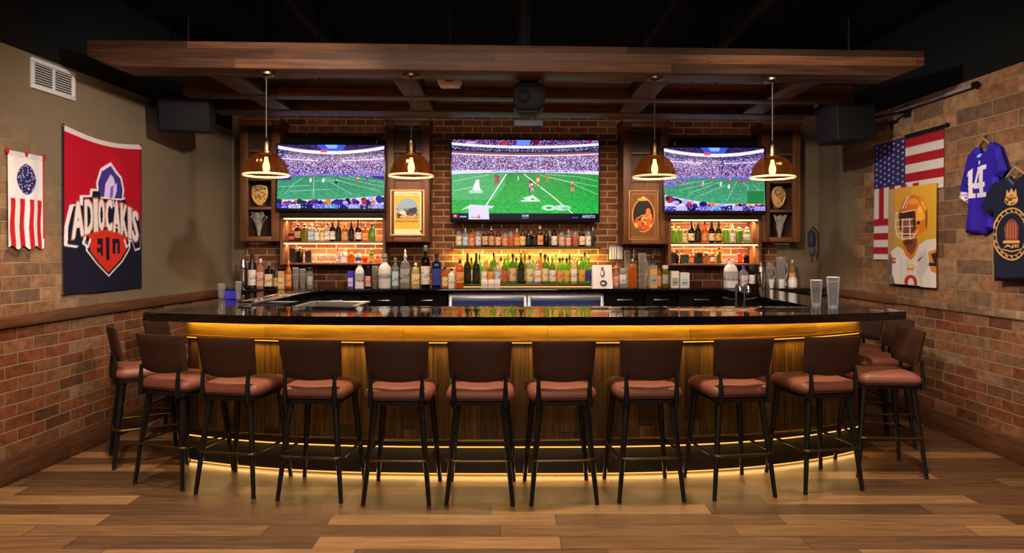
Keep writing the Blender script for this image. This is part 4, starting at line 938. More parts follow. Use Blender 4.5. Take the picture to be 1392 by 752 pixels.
# bottles standing inside the coolers
for px0, px1, lab, xx in ((608, 715.5, 'left', 0), (715.8, 820.5, 'right', 1)):
    n = 9
    for i in range(n):
        x = bx_(px0+9+(px1-px0-18)*i/(n-1), 7.4)
        vessel('wine', x, 7.42, .5605, .062, .34, GC[['amber', 'dark green', 'brown', 'green'][(i+xx) % 4]], LC[['cream', 'gold', 'white'][i % 3]], (200, 160, 80), 'small bottle inside the %s cooler, %s from left' % (lab, ORD[i]), 'bottles inside the %s cooler' % lab, True, 0., .4)
# white folded napkins stacks in front of the step
for i, px in enumerate((657.5, 666.5, 675)):
    D = 7.3; x = bx_(px, D); t = thing('napkin_stack', 'white paper napkin stack before the lit step, %s of three from left' % ORD[i], 'napkins', (x, D, WT), 0, 'white napkin stacks', True)
    MB().box(-.032, .032, -.02, .03, 0, .09, .004).build('napkins', plain((206, 200, 198), .8, 0, .2, .1), t)
    MB().box(-.033, .033, -.021, .031, .04, .05).build('paper_band', plain((180, 170, 168), .7), t)
# white gift bag with two printed emblems
D = 7.28; x0, x1 = bx_(803.5, D), bx_(831, D); z1 = bz_(817, 360.5, D)
t = thing('paper_bag', 'white standing paper bag with two small printed emblems on the back worktop', 'bag', ((x0+x1)/2, D, WT), 0, None, True); w = (x1-x0)/2; h = z1-WT
m = MB(); vs = [m.b.verts.new(p) for p in ((-w,-.05,0),(w,-.05,0),(w,.05,0),(-w,.05,0),(-w*.93,-.02,h),(w*.93,-.02,h),(w*.93,.02,h),(-w*.93,.02,h))]
for f in ((3,2,1,0),(4,5,6,7),(0,1,5,4),(1,2,6,5),(2,3,7,6),(3,0,4,7)): m.b.faces.new([vs[i] for i in f])
m.build('bag_body', plain((222, 218, 224), .7, 0, .2, .05), t)
def emb(px0, px1, ya, yb, draw, nm):
    c = Cv(48, 64, (222, 218, 224)); draw(c); X, Y = c.X, c.Y; img = c.down()
    zz0 = bz_(817, yb, D)-WT; zz1 = bz_(817, ya, D)-WT; xx0 = bx_(px0, D)-(x0+x1)/2; xx1 = bx_(px1, D)-(x0+x1)/2
    picture(nm, xx1-xx0, zz1-zz0, img, M['printp'], t, x0=xx0, z0=zz0, disp=lambda U, V: -.053+.03*((zz0+(1-V)*(zz1-zz0))/h))
emb(813, 822, 362.5, 378, lambda c: c.rect(.3, .04, .7, .3, (170, 40, 40)).ell(.5, .6, .36, .36, (80, 100, 130)).ell(.42, .55, .2, .22, (206, 212, 222)), 'bottle_emblem')
emb(813, 824, 379, 390, lambda c: c.ell(.5, .55, .45, .4, (44, 50, 54)).ell(.45, .55, .25, .14, (190, 200, 190)).rect(.2, .8, .8, .84, (44, 50, 54)), 'oval_emblem')
# white cards hanging on brick next to the right poster cabinet
for pa, pb, lab in ((829.5, 838.5, 'white folded cloth hanging on the brick wall, left of two'), (840, 847, 'white folded cloth hanging on the brick wall, right of two')):
    D = 7.66; x0, x1 = bx_(pa, D), bx_(pb, D); z0, z1 = bz_(836, 352.5, D), bz_(836, 333.5, D); w = (x1-x0)/2
    t = thing('bar_cloth', lab, 'cloth', ((x0+x1)/2, D, z0), 0, 'white cloths on the brick', True)
    pts = [(-w, .0), (-w*.6, -.008), (-w*.2, .004), (w*.2, -.008), (w*.6, .004), (w, -.004), (w, .02), (-w, .02)]
    MB().prism(pts, 0, z1-z0, 'z').build('cloth_fold', M['white_cloth'], t)
    MB().box(-w*1.05, w*1.05, -.014, .04, z1-z0-.006, z1-z0+.004).build('hook_bar', M['steel'], t)

# ------------------------------------------------------------------ things on and behind the bar worktop (not turned with the back wall)
BT = 1.0805
def onbar(kind, px, base, top, wp, g, lb, cp, label, group=None, rz=0., body=.3):
    Y = .42*F/(base-HY); x = (px-CX)*Y/F
    return vessel(kind, x, Y, BT, wp*Y/F, (base-top)*Y/F, GC[g], LC.get(lb), GC.get(cp, (30, 30, 30)), label, group, False, rz, body)
def pint(px, base, top, wp, label, fill):
    Y = .42*F/(base-HY); x = (px-CX)*Y/F; w = wp*Y/F; h = (base-top)*Y/F
    t = thing('drinking_glass', label, 'glass', (x, Y, BT)); r = w/2
    cg = glass((248, 249, 252), .015, .4)
    MB().lathe([(r*.72, 0), (r*.74, .004), (r, h), (r*.93, h), (r*.68, .02), (.0005, .018)], 28, cap1=False).build('glass_wall', cg, t)
    MB().tube([(r*.965*math.cos(2*PI*k/28), r*.965*math.sin(2*PI*k/28), h) for k in range(28)], .0022, 6, closed=True).build('rim', glass((246, 246, 252), .35, 1.), t)  # whitish diffuse share paints the bright highlight along the lip
    MB().lathe([(r*.72, .001), (r*.76, .012), (r*.7, .02)], 28).build('thick_base', glass((236, 236, 244), .12, 1.), t)
    if fill: MB().lathe([(r*.66, .021), (r*.9, h*.86), (.0005, h*.86)], 28, cap1=False).build('water', glass((240, 243, 252), .02, .4), t)
    else: MB().lathe([(r*.66, .021), (r*.7, h*.12), (.0005, h*.12)], 28, cap1=False).build('water', glass((236, 232, 226), .03, .4), t)
pint(1109.5, 417, 381, 16, 'nearly empty pint glass on the right end of the worktop, left of two', False)
pint(1132.5, 419.5, 377, 17, 'taller pint glass full of water on the right end of the worktop', True)
onbar('tumbler', 301, 406, 386, 10, 'clear', None, '', 'clear tumbler beside the blue box on the left arm of the worktop')
onbar('box', 315, 405.5, 395.5, 14, 'blue', None, 'blue', 'small blue box beside a tumbler on the left arm of the worktop')
onbar('tumbler', 324, 407.5, 383, 8, 'clear', None, '', 'tall narrow glass on the left arm of the worktop beside the blue box')
# glass-washing drip rail along the left arm and sink units
t = thing('drip_rail', 'long stainless drip rail along the inner edge of the left worktop arm', 'drip tray', (-1.99, 5.15, BT))
MB().box(-.05, .05, 0, 1.5, 0, .006, .001).build('tray', M['steel'], t)
for x in (-.05, .05): MB().tube([(x, 0, .02), (x, 1.5, .02)], .007, 8).build('side_rail', M['chrome'], t)
for y in (0, 1.5): MB().tube([(-.05, y, .02), (.05, y, .02)], .007, 8).build('end_rail', M['chrome'], t)
for y in (.02, .75, 1.48):
    for x in (-.05, .05): MB().tube([(x, y, .004), (x, y, .02)], .005, 6).build('rail_post', M['chrome'], t)
def sink(label, x0, x1, y0, y1, z):
    t = thing('steel_sink', label, 'sink', ((x0+x1)/2, (y0+y1)/2, 0)); w, d = (x1-x0)/2, (y1-y0)/2
    MB().box(-w, w, -d, -d+.05, z-.02, z, .003).box(-w, w, d-.05, d, z-.02, z, .003).box(-w, -w+.05, -d+.05, d-.05, z-.02, z, .003).box(w-.05, w, -d+.05, d-.05, z-.02, z, .003).build('rim', M['steel'], t)
    MB().box(-w+.05, w-.05, -d+.05, d-.05, z-.3, z-.29).box(-w+.04, -w+.05, -d+.05, d-.05, z-.3, z-.02).box(w-.05, w-.04, -d+.05, d-.05, z-.3, z-.02).box(-w+.05, w-.05, -d+.04, -d+.05, z-.3, z-.02).box(-w+.05, w-.05, d-.05, d-.04, z-.3, z-.02).build('basin', M['steel'], t)
    for sx in (-1, 1):
        for sy in (-1, 1): MB().tube([(sx*(w-.03), sy*(d-.03), 0), (sx*(w-.03), sy*(d-.03), z-.02)], .016, 8).build('leg', M['steel'], t)
    return t
sink('stainless ice sink beside the left arm of the bar', -1.92, -1.35, 5.5, 6.6, 1.0)
sink('stainless sink with two taps behind the right side of the bar', 1.45, 2.17, 5.35, 5.95, .96)
for px, lab, dx in ((1000.5, 'chrome tap with side lever behind the bar at right, left of two', -1), (1012, 'chrome tap with side lever behind the bar at right, right of two', 1)):
    Y = 5.87 if dx < 0 else 5.92; x = (px-CX)*Y/F; top = pt(px, 386, Y).z
    t = thing('tap', lab, 'tap', (x, Y, .9605), 0, 'chrome taps behind the bar'); h = top-.96
    MB().lathe([(.026, 0), (.026, .012), (.018, .02)], 16).build('base', M['chrome'], t)
    MB().tube([(0, 0, .01), (0, 0, h-.05), (0, -.02, h-.012), (0, -.06, h), (0, -.1, h-.015), (0, -.115, h-.06)], .0115, 10).build('spout', M['chrome'], t)
    MB().tube([(0, 0, h*.45), (dx*.06, -.01, h*.45+.004), (dx*.11, -.012, h*.45+.02)], [.008, .007, .006], 8).build('lever', M['chrome'], t)

# ------------------------------------------------------------------ hung things on the side walls
def place_wall(o, side, px, z):
    if side == 'L': Y = WL(px); o.location = (xl(Y), Y, z); o.rotation_euler.z = PHL
    else: Y = WR(px); o.location = (xr(Y), Y, z); o.rotation_euler.z = PHR
    return Y
def wz(side, px, py): Y = WL(px) if side == 'L' else WR(px); return CH-(py-HY)*Y/F
def wu(side, pa, pb): return abs((WL(pb)-WL(pa))) if side == 'L' else abs(WR(pa)-WR(pb))
# air vent
t = thing('air_vent', 'white louvred air vent high on the left wall', 'air vent'); place_wall(t, 'L', 40.5, wz('L', 40.5, 119)); w = wu('L', 40.5, 100); h = wz('L', 40.5, 77)-wz('L', 40.5, 119)
MB().box(0, w, -.018, 0, 0, .028, .003).box(0, w, -.018, 0, h-.028, h, .003).box(0, .028, -.018, 0, .028, h-.028, .003).box(w-.028, w, -.018, 0, .028, h-.028, .003).box(w/2-.008, w/2+.008, -.014, 0, .028, h-.028).build('frame', M['vent'], t)
MB().box(.028, w-.028, -.003, 0, .028, h-.028).build('dark_duct', M['vent_dark'], t)
for k in range(9):
    z = .034+(h-.07)*k/8
    for a, b in ((.028, w/2-.008), (w/2+.008, w-.028)): MB().box(a, b, -.005, .005, -.0018, .0018, mat=Matrix.Translation((0, -.008, z)) @ Matrix.Rotation(.7, 4, 'X')).build('louvre', M['vent'], t)
# big red and navy banner
def banner():
    W, H = 320, 400; c = Cv(W, H, (150, 8, 26)); X, Y = c.X, c.Y
    NAVY = (18, 18, 40); WHT = (226, 216, 228); PUR = (64, 46, 130); RED = (196, 44, 26)
    c._put(X > 0, (168, 10, 34)); c._put(((X-.62)**2+(Y-.28)**2) < .03, (190, 20, 70), .4)
    c._put(Y > .605+.0*X, NAVY)
    c.rect(0, 0, 1, .035, (206, 190, 196)).rect(0, 0, .022, 1, (26, 22, 40)).rect(.978, .035, 1, 1, (60, 14, 34), .6)
    O = lambda pts, g: [(.5+(x-.5)*g, .56+(y-.56)*g) for x, y in pts]
    # crest: helmeted head
    head = [(.44, .38), (.42, .3), (.46, .22), (.56, .17), (.62, .22), (.68, .25), (.71, .33), (.69, .4)]
    c.poly([(.4, .42), (.385, .3), (.44, .2), (.565, .145), (.64, .2), (.71, .24), (.745, .33), (.72, .42)], WHT)
    c.poly([(.42, .42), (.41, .3), (.455, .22), (.565, .17), (.63, .22), (.69, .25), (.72, .33), (.7, .42)], PUR)
    c.poly([(.48, .4), (.5, .3), (.56, .23), (.6, .25), (.62, .3), (.64, .28), (.64, .34), (.6, .4)], (206, 190, 236)); c.poly([(.55, .4), (.56, .32), (.6, .3), (.58, .42)], (120, 90, 190))
    # stepped shield back plate
    sh = [(.12, .47), (.22, .46), (.22, .41), (.33, .4), (.34, .36), (.43, .355), (.44, .4), (.7, .4), (.76, .39), (.8, .44), (.86, .45), (.97, .52), (.985, .62), (.97, .72), (.9, .73), (.86, .67), (.8, .66), (.72, .63), (.5, .6), (.33, .63), (.25, .68), (.19, .71), (.06, .7), (.065, .6)]
    c.poly([(.5+(x-.52)*1.05, .55+(y-.55)*1.07) for x, y in sh], WHT); c.poly(sh, NAVY)
    c.poly([(.33, .45), (.36, .4), (.46, .42), (.46, .46)], (196, 60, 40)).poly([(.62, .45), (.68, .41), (.76, .42), (.78, .46)], (190, 60, 100)).poly([(.47, .44), (.6, .4), (.62, .45)], (206, 190, 236))
    # lower triangular shield
    tri = [(.28, .64), (.36, .615), (.52, .6), (.68, .615), (.78, .65), (.77, .73), (.68, .8), (.53, .88), (.4, .81), (.3, .74)]
    c.poly([(.52+(x-.52)*1.22, .715+(y-.72)*1.2) for x, y in tri], WHT); c.poly([(.52+(x-.52)*1.14, .715+(y-.72)*1.13) for x, y in tri], NAVY); c.poly(tri, RED)
    c.rect(.39, .66, .46, .7, NAVY).rect(.43, .66, .46, .77, NAVY).rect(.38, .72, .43, .75, NAVY).rect(.5, .65, .545, .8, NAVY).rect(.58, .66, .62, .76, NAVY).rect(.6, .66, .67, .69, NAVY).rect(.645, .68, .675, .76, NAVY)
    # ribbons
    for s in (1, -1):
        f = lambda x: x if s > 0 else 1.04-x
        c.path([(f(.25), .64), (f(.22), .69), (f(.27), .715), (f(.3), .67)], .022, WHT).path([(f(.26), .655), (f(.245), .69), (f(.27), .7)], .01, NAVY)
    # arched lettering, one letter at a time
    txt = 'ADIOCAKIS'; xs_ = [.1, .235, .345, .405, .495, .585, .685, .795, .855, .955]
    def top(x): return .462-.058*math.sin(PI*min(max((x-.08)/.88, 0), 1))+.05*max(x-.55, 0)
    def bot(x): return .675-.07*math.sin(PI*min(max((x-.08)/.88, 0), 1))+.03*max(x-.5, 0)
    for k, ch in enumerate(txt):
        a, b = xs_[k]+.012, xs_[k+1]-.012
        mp = lambda u, v, g=0.: ((a-g+(b-a+2*g)*u), (top(a+(b-a)*u)-g)*(1-v)+(bot(a+(b-a)*u)+g)*v)
        [word(c, ch, lambda u, v, q=q: (lambda p: (p[0]+q, p[1]))(mp(u, v, .012)), (176, 96, 60)) for q in (-.008, 0, .008)]; [word(c, ch, lambda u, v, q=q: (lambda p: (p[0]+q, p[1]))(mp(u, v, .003)), (220, 212, 216)) for q in (-.006, -.002, .002, .006)]
    return c.down()
def cloth_disp(amp, seed, sagc=0.):
    r = random.Random(seed); p = [(r.uniform(3, 9), r.uniform(-2, 2), r.uniform(0, 6), r.uniform(.4, 1)) for _ in range(4)]
    return lambda U, V: -.012-amp*sum(a*(1+np.sin(f*U*2+g*V*2+ph)) for f, g, ph, a in p)/4*(.25+.75*V)
t = thing('team_banner', 'large red and navy banner with helmet crest and white ADIOCAKIS lettering', 'banner')
zb_ = (wz('L', 82, 403)+wz('L', 188, 391))/2; ztp = (wz('L', 81, 166)+wz('L', 190, 198))/2
place_wall(t, 'L', 81.5, zb_); w = wu('L', 81.5, 190)
bimg = banner()
picture('banner_cloth', w, ztp-zb_, bimg, M['print'], t, disp=cloth_disp(.018, 3), warp=lambda U, V, X, Z: (X, Z-.045*np.sin(PI*U)*(1-V)**3))
for x, z in ((.01, ztp-zb_-.01), (w-.01, ztp-zb_-.01), (.01, .01), (w-.01, .01)): MB().lathe([(.012, 0), (.014, .006), (.004, .012)], 10, mat=Matrix.Translation((x, -.012, z)) @ Matrix.Rotation(PI/2, 4, 'X')).box(x-.003, x+.003, -.014, 0, z-.003, z+.003).build('pin', M['steel'], t)
# small flag banner
def small_flag():
    c = Cv(160, 300, (206, 200, 206)); X, Y = c.X, c.Y; Rd = (166, 24, 36); c.rect(0, 0, 1, .06, (190, 184, 190))
    ov = (np.abs(X-.5)/.27)**1.6+(np.abs(Y-.28)/.165)**1.5 < 1; c._put(ov, (36, 32, 84))
    c.speck(ov, [(160, 160, 214), (60, 56, 120), (20, 18, 50)], 4, .45)
    for a, b in ((.05, .17), (.31, .44), (.56, .68), (.8, .92)): c._put((X > a+.015*np.sin(Y*14)) & (X < b+.015*np.sin(Y*14+.5)) & (Y > .485), Rd)
    c.rect(.96, .03, 1, .9, Rd); return c.down()
t = thing('flag_banner', 'small white banner with navy star oval above red and white vertical stripes', 'banner')
zb_ = wz('L', 8, 337); ztp = wz('L', 6, 203); place_wall(t, 'L', 7, zb_); w = wu('L', 7, 57)
picture('banner_cloth', w, ztp-zb_, small_flag(), M['print'], t, disp=cloth_disp(.016, 9), warp=lambda U, V, X, Z: (X, Z+.012*np.sin(U*19)*V**6))
for x in (.0, w*.5, w): MB().lathe([(.007, 0), (.012, .015), (.007, .035)], 10, (x, -.014, ztp-zb_-.025)).box(x-.004, x+.004, -.02, 0, ztp-zb_-.01, ztp-zb_).build('hanging_tab', M['red_cloth'], t)

# right wall: flag, player tapestry, rod, hooks, jerseys
def usflag():
    W, H = 200, 340; c = Cv(W, H, (206, 200, 200)); X, Y = c.X, c.Y; Rd = (158, 24, 40)
    # upper right: horizontal stripes
    for k in range(6):
        if k % 2 == 0: c._put((X > .48) & (Y > .02+k*.07) & (Y < .02+(k+1)*.07), Rd)
    c._put((X > .48) & (Y < .025), (30, 26, 40))
    c._put((X <= .49) & (Y < .385), (44, 40, 98))
    for i in range(7):
        for j in range(8):
            x, y = .045+.068*i, .03+.047*j+(.022 if i % 2 else 0)
            if y < .37: c.poly([(x+.02*math.cos(a_)*(1 if q % 2 == 0 else .42), y+.012*math.sin(a_)*(1 if q % 2 == 0 else .42)) for q, a_ in enumerate([PI/2+q2*PI/5 for q2 in range(10)])], (214, 210, 226))
    lo = (Y >= .385) & (X <= 1.)
    for k in range(9):
        if k % 2: c._put(lo & (Y < .65) & (X > k*.085) & (X < (k+1)*.085), Rd)
    for k in range(6): c._put((Y >= .65+k*.06) & (Y < .65+(k+1)*.06) & (X < .32), Rd if k % 2 == 0 else (206, 200, 200))
    c._put((Y >= .65) & (X >= .32), Rd)
    return c.down()
t = thing('flag', 'red, white and blue star flag hanging from a rod on the right wall', 'flag')
zt_ = wz('R', 1287, 179.); zb_ = wz('R', 1189, 353)
Yt = place_wall(t, 'R', 1190, zb_); w = wu('R', 1190, 1286); h = (wz('R', 1190, 190)+wz('R', 1286, 181))/2-zb_
fimg = usflag()
# lower right of the flag is cut away, only a strip hangs down on the left
mk = np.ones(fimg.shape[:2], bool); uu, vv = np.meshgrid((np.arange(fimg.shape[1])+.5)/fimg.shape[1], (np.arange(fimg.shape[0])+.5)/fimg.shape[0]); mk[(vv > .45) & (uu > .64)] = False
picture('flag_cloth', w, h, fimg, M['print'], t, mask=mk, disp=cloth_disp(.014, 21))
MB().tube([(-.02, -.02, h+.005), (w*.5, -.022, h+.005)], .011, 8).build('pole', M['wood_dowel'], t)
MB().tube([(w*.5, -.022, h+.005), (w+.03, -.02, h+.005)], .011, 8).build('pole', M['black_metal'], t)
MB().lathe([(.014, 0), (.02, .012), (.012, .03)], 10, mat=Matrix.Translation((w+.03, -.02, h+.005)) @ Matrix.Rotation(PI/2, 4, 'Y')).build('finial', M['black_metal'], t)
def player():
    W, H = 280, 540; c = Cv(W, H, (196, 146, 52)); X, Y = c.X, c.Y
    c._put(X < .16+.0*Y, (176, 140, 92)); c._put((X > .5), (206, 158, 50)); c.a *= (.86+.2*np.clip(1-Y, 0, 1))[..., None]
    SK = (122, 62, 38); WH = (206, 198, 192)
    # shoulders / jersey
    c.poly([(.0, .8), (.06, .66), (.22, .6), (.34, .64), (.5, .72), (.62, .6), (.8, .54), (1, .53), (1, 1), (.1, 1), (.06, .92)], WH)
    c.poly([(.0, .8), (.06, .66), (.1, .72), (.1, .88), (.16, 1), (.0, 1)], (96, 84, 92)); c.poly([(.62, .7), (.8, .62), (.86, .8), (.7, .92)], (186, 176, 176), .8)
    c.poly([(.3, .6), (.38, .55), (.62, .52), (.64, .6), (.56, .7), (.48, .74), (.38, .7)], (200, 110, 40)).poly([(.34, .58), (.4, .54), (.6, .52), (.6, .6), (.5, .69), (.42, .66)], SK)
    c.poly([(.84, .66), (1, .63), (1, .86), (.9, .84)], (200, 120, 40)).poly([(.9, .68), (1, .66), (1, .8)], (40, 30, 40)).rect(.86, .76, 1, .79, (40, 30, 40))
    # helmet
    c.ell(.53, .3, .28, .21, (196, 92, 20)).ell(.62, .26, .2, .16, (226, 140, 36)).ell(.7, .3, .1, .14, (244, 176, 60)).ell(.5, .17, .2, .07, (214, 110, 30)); c.poly([(.3, .22), (.42, .1), (.47, .1), (.38, .22)], (226, 210, 206)).poly([(.33, .22), (.44, .11), (.455, .11), (.36, .22)], (150, 40, 30))
    c.poly([(.6, .36), (.78, .34), (.76, .46), (.6, .5)], (214, 120, 30))
    # face
    c.poly([(.24, .25), (.56, .25), (.58, .4), (.5, .5), (.34, .5), (.25, .42)], SK).poly([(.24, .25), (.57, .24), (.56, .3), (.25, .31)], (66, 34, 26)).ell(.33, .31, .04, .012, (24, 14, 14)).ell(.47, .31, .04, .012, (24, 14, 14)).poly([(.37, .32), (.41, .32), (.43, .385), (.36, .385)], (150, 82, 52)).ell(.39, .43, .07, .014, (150, 56, 48)).ell(.4, .48, .07, .02, (80, 40, 26))
    for p in ([(.18, .26), (.58, .24)], [(.17, .33), (.6, .33)], [(.17, .4), (.6, .4)], [(.18, .47), (.56, .48)], [(.19, .25), (.17, .4), (.22, .5), (.34, .53), (.52, .52), (.62, .45)], [(.32, .32), (.31, .53)], [(.46, .32), (.47, .53)]): c.path(p, .024, (206, 196, 196))
    c.ell(.42, .56, .1, .03, (60, 30, 22), .7); c.poly([(.24, .25), (.3, .25), (.3, .42), (.27, .44)], (70, 36, 26), .6); c.poly([(.52, .26), (.58, .25), (.6, .42), (.53, .46)], (60, 30, 20), .7)
    c.ell(.56, .155, .12, .03, (250, 190, 110), .5); c.ell(.68, .22, .05, .06, (255, 214, 120), .45); c.ell(.8, .34, .03, .1, (110, 50, 10), .6); c.seg(.62, .12, .8, .3, .03, (150, 70, 16), .5); c.ell(.64, .37, .03, .02, (40, 24, 20))
    for q in range(26):
        x = RNG.uniform(.1, .95); y = RNG.uniform(.66, .98); c.seg(x, y, x+RNG.uniform(-.08, .05), y+RNG.uniform(.04, .12), .014, [(150, 140, 146), (236, 230, 226), (170, 150, 130)][q % 3], .35)
    # jersey marks
    c.poly([(.62, .74), (.76, .69), (.64, .755)], (40, 36, 40)).rect(.4, .79, .54, .845, (196, 140, 70)).rect(.42, .8, .52, .815, (226, 206, 160)).rect(.1, .72, .17, .78, (176, 40, 40)).rect(.12, .735, .15, .76, (206, 190, 190))
    c.ell(.48, .965, .14, .075, (170, 40, 40)).ell(.48, .98, .07, .06, WH); c.seg(.3, .72, .26, .95, .012, (150, 140, 146), .7); c.seg(.6, .8, .72, .98, .012, (150, 140, 146), .6)
    return c.down()
t = thing('player_tapestry', 'cloth tapestry of a helmeted football player in a white jersey, below the flag', 'tapestry')
zb_ = (wz('R', 1213, 387)+wz('R', 1281, 391))/2; place_wall(t, 'R', 1214, zb_); w = wu('R', 1214, 1281); h = wz('R', 1281, 248)-zb_
picture('tapestry_cloth', w, h, player(), M['print'], t, disp=lambda U, V: -.045-.008*np.sin(U*7+V*2)*V)
MB().tube([(0, -.04, h-.01), (w, -.04, h-.01)], .004, 6).build('top_rod', M['wood_dowel'], t)
MB().tube([(.0, -.045, .004), (w, -.045, .004)], .005, 6).build('weight_rod', M['black_metal'], t)
t = thing('wall_rod', 'slim steel rod mounted high on the right brick wall', 'rod'); z = 2.735; place_wall(t, 'R', 1225, z); w = wu('R', 1225, 1333)
MB().tube([(0, -.05, 0), (w, -.05, 0)], .014, 10).build('rod', plain((150, 154, 180), .35, .3), t)
for x in (.02, w-.02): MB().tube([(x, -.05, 0), (x, 0, 0)], .01, 8).build('standoff', M['black_metal'], t)
MB().lathe([(.026, 0), (.026, .03)], 12, mat=Matrix.Translation((w, -.05, 0)) @ Matrix.Rotation(PI/2, 4, 'Y')).build('end_knob', M['black_metal'], t)
t = thing('wall_hook', 'small black bracket on the right brick wall above the flag', 'bracket'); place_wall(t, 'R', 1213, wz('R', 1213, 172))
MB().box(-.02, .02, -.01, 0, -.03, .05, .002).build('wall_plate', M['black_metal'], t); MB().tube([(-.03, -.03, .03), (.12, -.03, .03)], .013, 8).tube([(0, 0, .0), (0, -.03, .03)], .01, 8).build('arm', M['black_metal'], t)
# jerseys
def garment(label, px0, px1, y0, y1, outline, paint, res, edge, folds, hang, name='football_jersey', cat='jersey', out=-.02):
    t = thing(name, label, cat); pm = px0
    zt = wz('R', px0, y0); zb = wz('R', px0, y1); place_wall(t, 'R', px0, zb); w = wu('R', px0, px1); h = zt-zb
    c = Cv(res[0]*2, res[1]*2, (0, 0, 0)); paint(c); img = c.down(); c2 = Cv(res[0], res[1], (0, 0, 0)); mk = c2.inside(outline)
    dist = np.zeros(mk.shape); cur = mk.copy()
    for k in range(10):
        dist += cur; n = cur.copy(); n[1:] &= cur[:-1]; n[:-1] &= cur[1:]; n[:, 1:] &= cur[:, :-1]; n[:, :-1] &= cur[:, 1:]; cur = n
    bul = np.sqrt(dist/10.)
    X, Y = c2.X, c2.Y
    img *= (1-.0*bul[..., None])
    f = sum(a*np.sin(fx*X*PI*2+fy*Y*PI*2+ph) for fx, fy, ph, a in folds)
    picture('jersey_cloth', w, h, img, M['print'], t, mask=mk, disp=lambda U, V: out-.05*bul-.012*f*bul)
    # the back of the garment, a little smaller bulge, behind
    picture('back_panel', w, h, img*.6, M['print'], t, mask=mk, disp=lambda U, V: out+.008+0*U)
    if hang:
        hx, hz = hang; m = MB(); P = lambda x, y: (x*w, out-.02, (1-y)*h)
        m.tube([P(hx-.2, .09), P(hx-.03, -.03), P(hx+.02, -.04), P(hx+.2, .06)], .008, 8); m.build('hanger', M['wood_dowel'], t)
        MB().tube([P(hx, -.035), P(hx, -.07), P(hx+.03, -.09), P(hx+.04, -.07)], .004, 6).tube([P(hx, -.07), (hx*w, 0, (1+.075)*h)], .004, 6).build('hanger_hook', M['steel'], t)
    return t
def paint14(c):
    c._put(c.X > -1, (40, 26, 150)); c._put(c.Y > .6, (50, 30, 166), .5); c._put(c.X < .3, (34, 22, 126), .6); c._put(c.X > .85, (34, 20, 120), .6)
    Wn = (206, 200, 212)
    c.poly([(.0, .5), (.17, .53), (.16, .66), (-.02, .62)], (206, 190, 206)); c.speck((c.X < .17) & (c.Y > .52) & (c.Y < .66), [(120, 80, 130), (206, 190, 206)], 6, .3)
    # 1
    c.poly([(.24, .3), (.33, .27), (.33, .55), (.38, .55), (.38, .6), (.2, .6), (.2, .55), (.25, .55), (.25, .35), (.22, .36)], Wn)
    # 4
    c.poly([(.45, .27), (.56, .25), (.56, .55), (.62, .55), (.62, .6), (.41, .6), (.41, .55), (.47, .55), (.47, .5), (.36, .5), (.36, .45)], Wn).poly([(.475, .33), (.475, .45), (.41, .45)], (50, 30, 160)); c.rect(.33, .44, .6, .49, Wn); c.poly([(.43, .27), (.62, .25), (.62, .3), (.44, .31)], Wn)
    c.rect(.42, .12, .5, .16, (150, 180, 230)).rect(.46, .2, .49, .24, (206, 206, 226)); c.poly([(.34, .02), (.44, .1), (.56, .0), (.5, .0), (.44, .06), (.38, .0)], (90, 80, 190))
out14 = [(.36, .02), (.44, .12), (.54, .1), (.62, .0), (.82, .08), (.98, .34), (.86, .42), (.8, .4), (.79, .7), (.74, .78), (.75, .95), (.6, .97), (.55, 1.), (.12, .99), (.17, .7), (.2, .45), (.16, .66), (-.01, .6), (.1, .28), (.16, .12)]
garment('bright blue football jersey with white number 14 on a wooden hanger', 1314, 1379, 200, 319, out14, paint14, (150, 230), None, [(1.2, .3, 0, .4), (2.3, -.5, 1, .3), (.4, 1.8, 2, .3)], (.47, 0))
def paintN(c):
    c._put(c.X > -1, (20, 24, 44)); G = (196, 150, 84); asp = c.w/c.h
    def el(rx, ry, th): 
        r = ((c.X-.49)/rx)**2+((c.Y-.56)/ry)**2; r2 = ((c.X-.49)/(rx-th))**2+((c.Y-.56)/(ry-th*.55))**2; c._put((r < 1) & (r2 > 1), G)
    el(.27, .24, .022); el(.22, .2, .01)
    for k in range(20):
        a = 2*PI*k/20; x, y = .49+.235*math.cos(a), .56+.21*math.sin(a); c.seg(x-.012, y-.008, x+.012, y+.008, .016, G)
    c.poly([(.4, .62), (.38, .5), (.43, .44), (.49, .42), (.55, .44), (.6, .5), (.58, .62)], (120, 60, 44))
    for x in (.42, .46, .5, .54): c.rect(x, .46, x+.018, .6, (160, 96, 66))
    c.rect(.37, .62, .61, .645, G); word(c, 'AJE', lambda u, v: (.38+.22*u, .655+.035*v), G); c.path([(.36, .7), (.49, .72), (.62, .7)], .014, G)
    c.ell(.49, .25, .1, .05, G); c.rect(.41, .2, .57, .225, G); c.poly([(.41, .2), (.42, .15), (.455, .185), (.49, .14), (.525, .185), (.56, .15), (.57, .2)], G); c.speck(((c.X-.49)/.1)**2+((c.Y-.25)/.05)**2 < .8, [(40, 30, 30)], 8, .35); c.path([(.42, .232), (.56, .232)], .008, (40, 30, 30))
    c.poly([(.4, .05), (.49, .12), (.6, .05), (.6, .03), (.49, .09), (.4, .03)], (60, 66, 90)); c.rect(.47, .03, .51, .06, (170, 200, 226))
outN = [(.38, .02), (.49, .1), (.61, .02), (.8, .06), (1., .3), (.86, .38), (.8, .34), (.81, .98), (.2, 1.), (.19, .34), (.13, .38), (.0, .3), (.18, .07)]
garment('navy shirt with gold oval crest at the right edge, beside the blue jersey', 1353, 1452, 241, 381, outN, paintN, (200, 280), None, [(1., .2, 1, .3), (1.9, -.3, .4, .3)], (.49, 0), 'team_shirt', 'shirt', -.075)
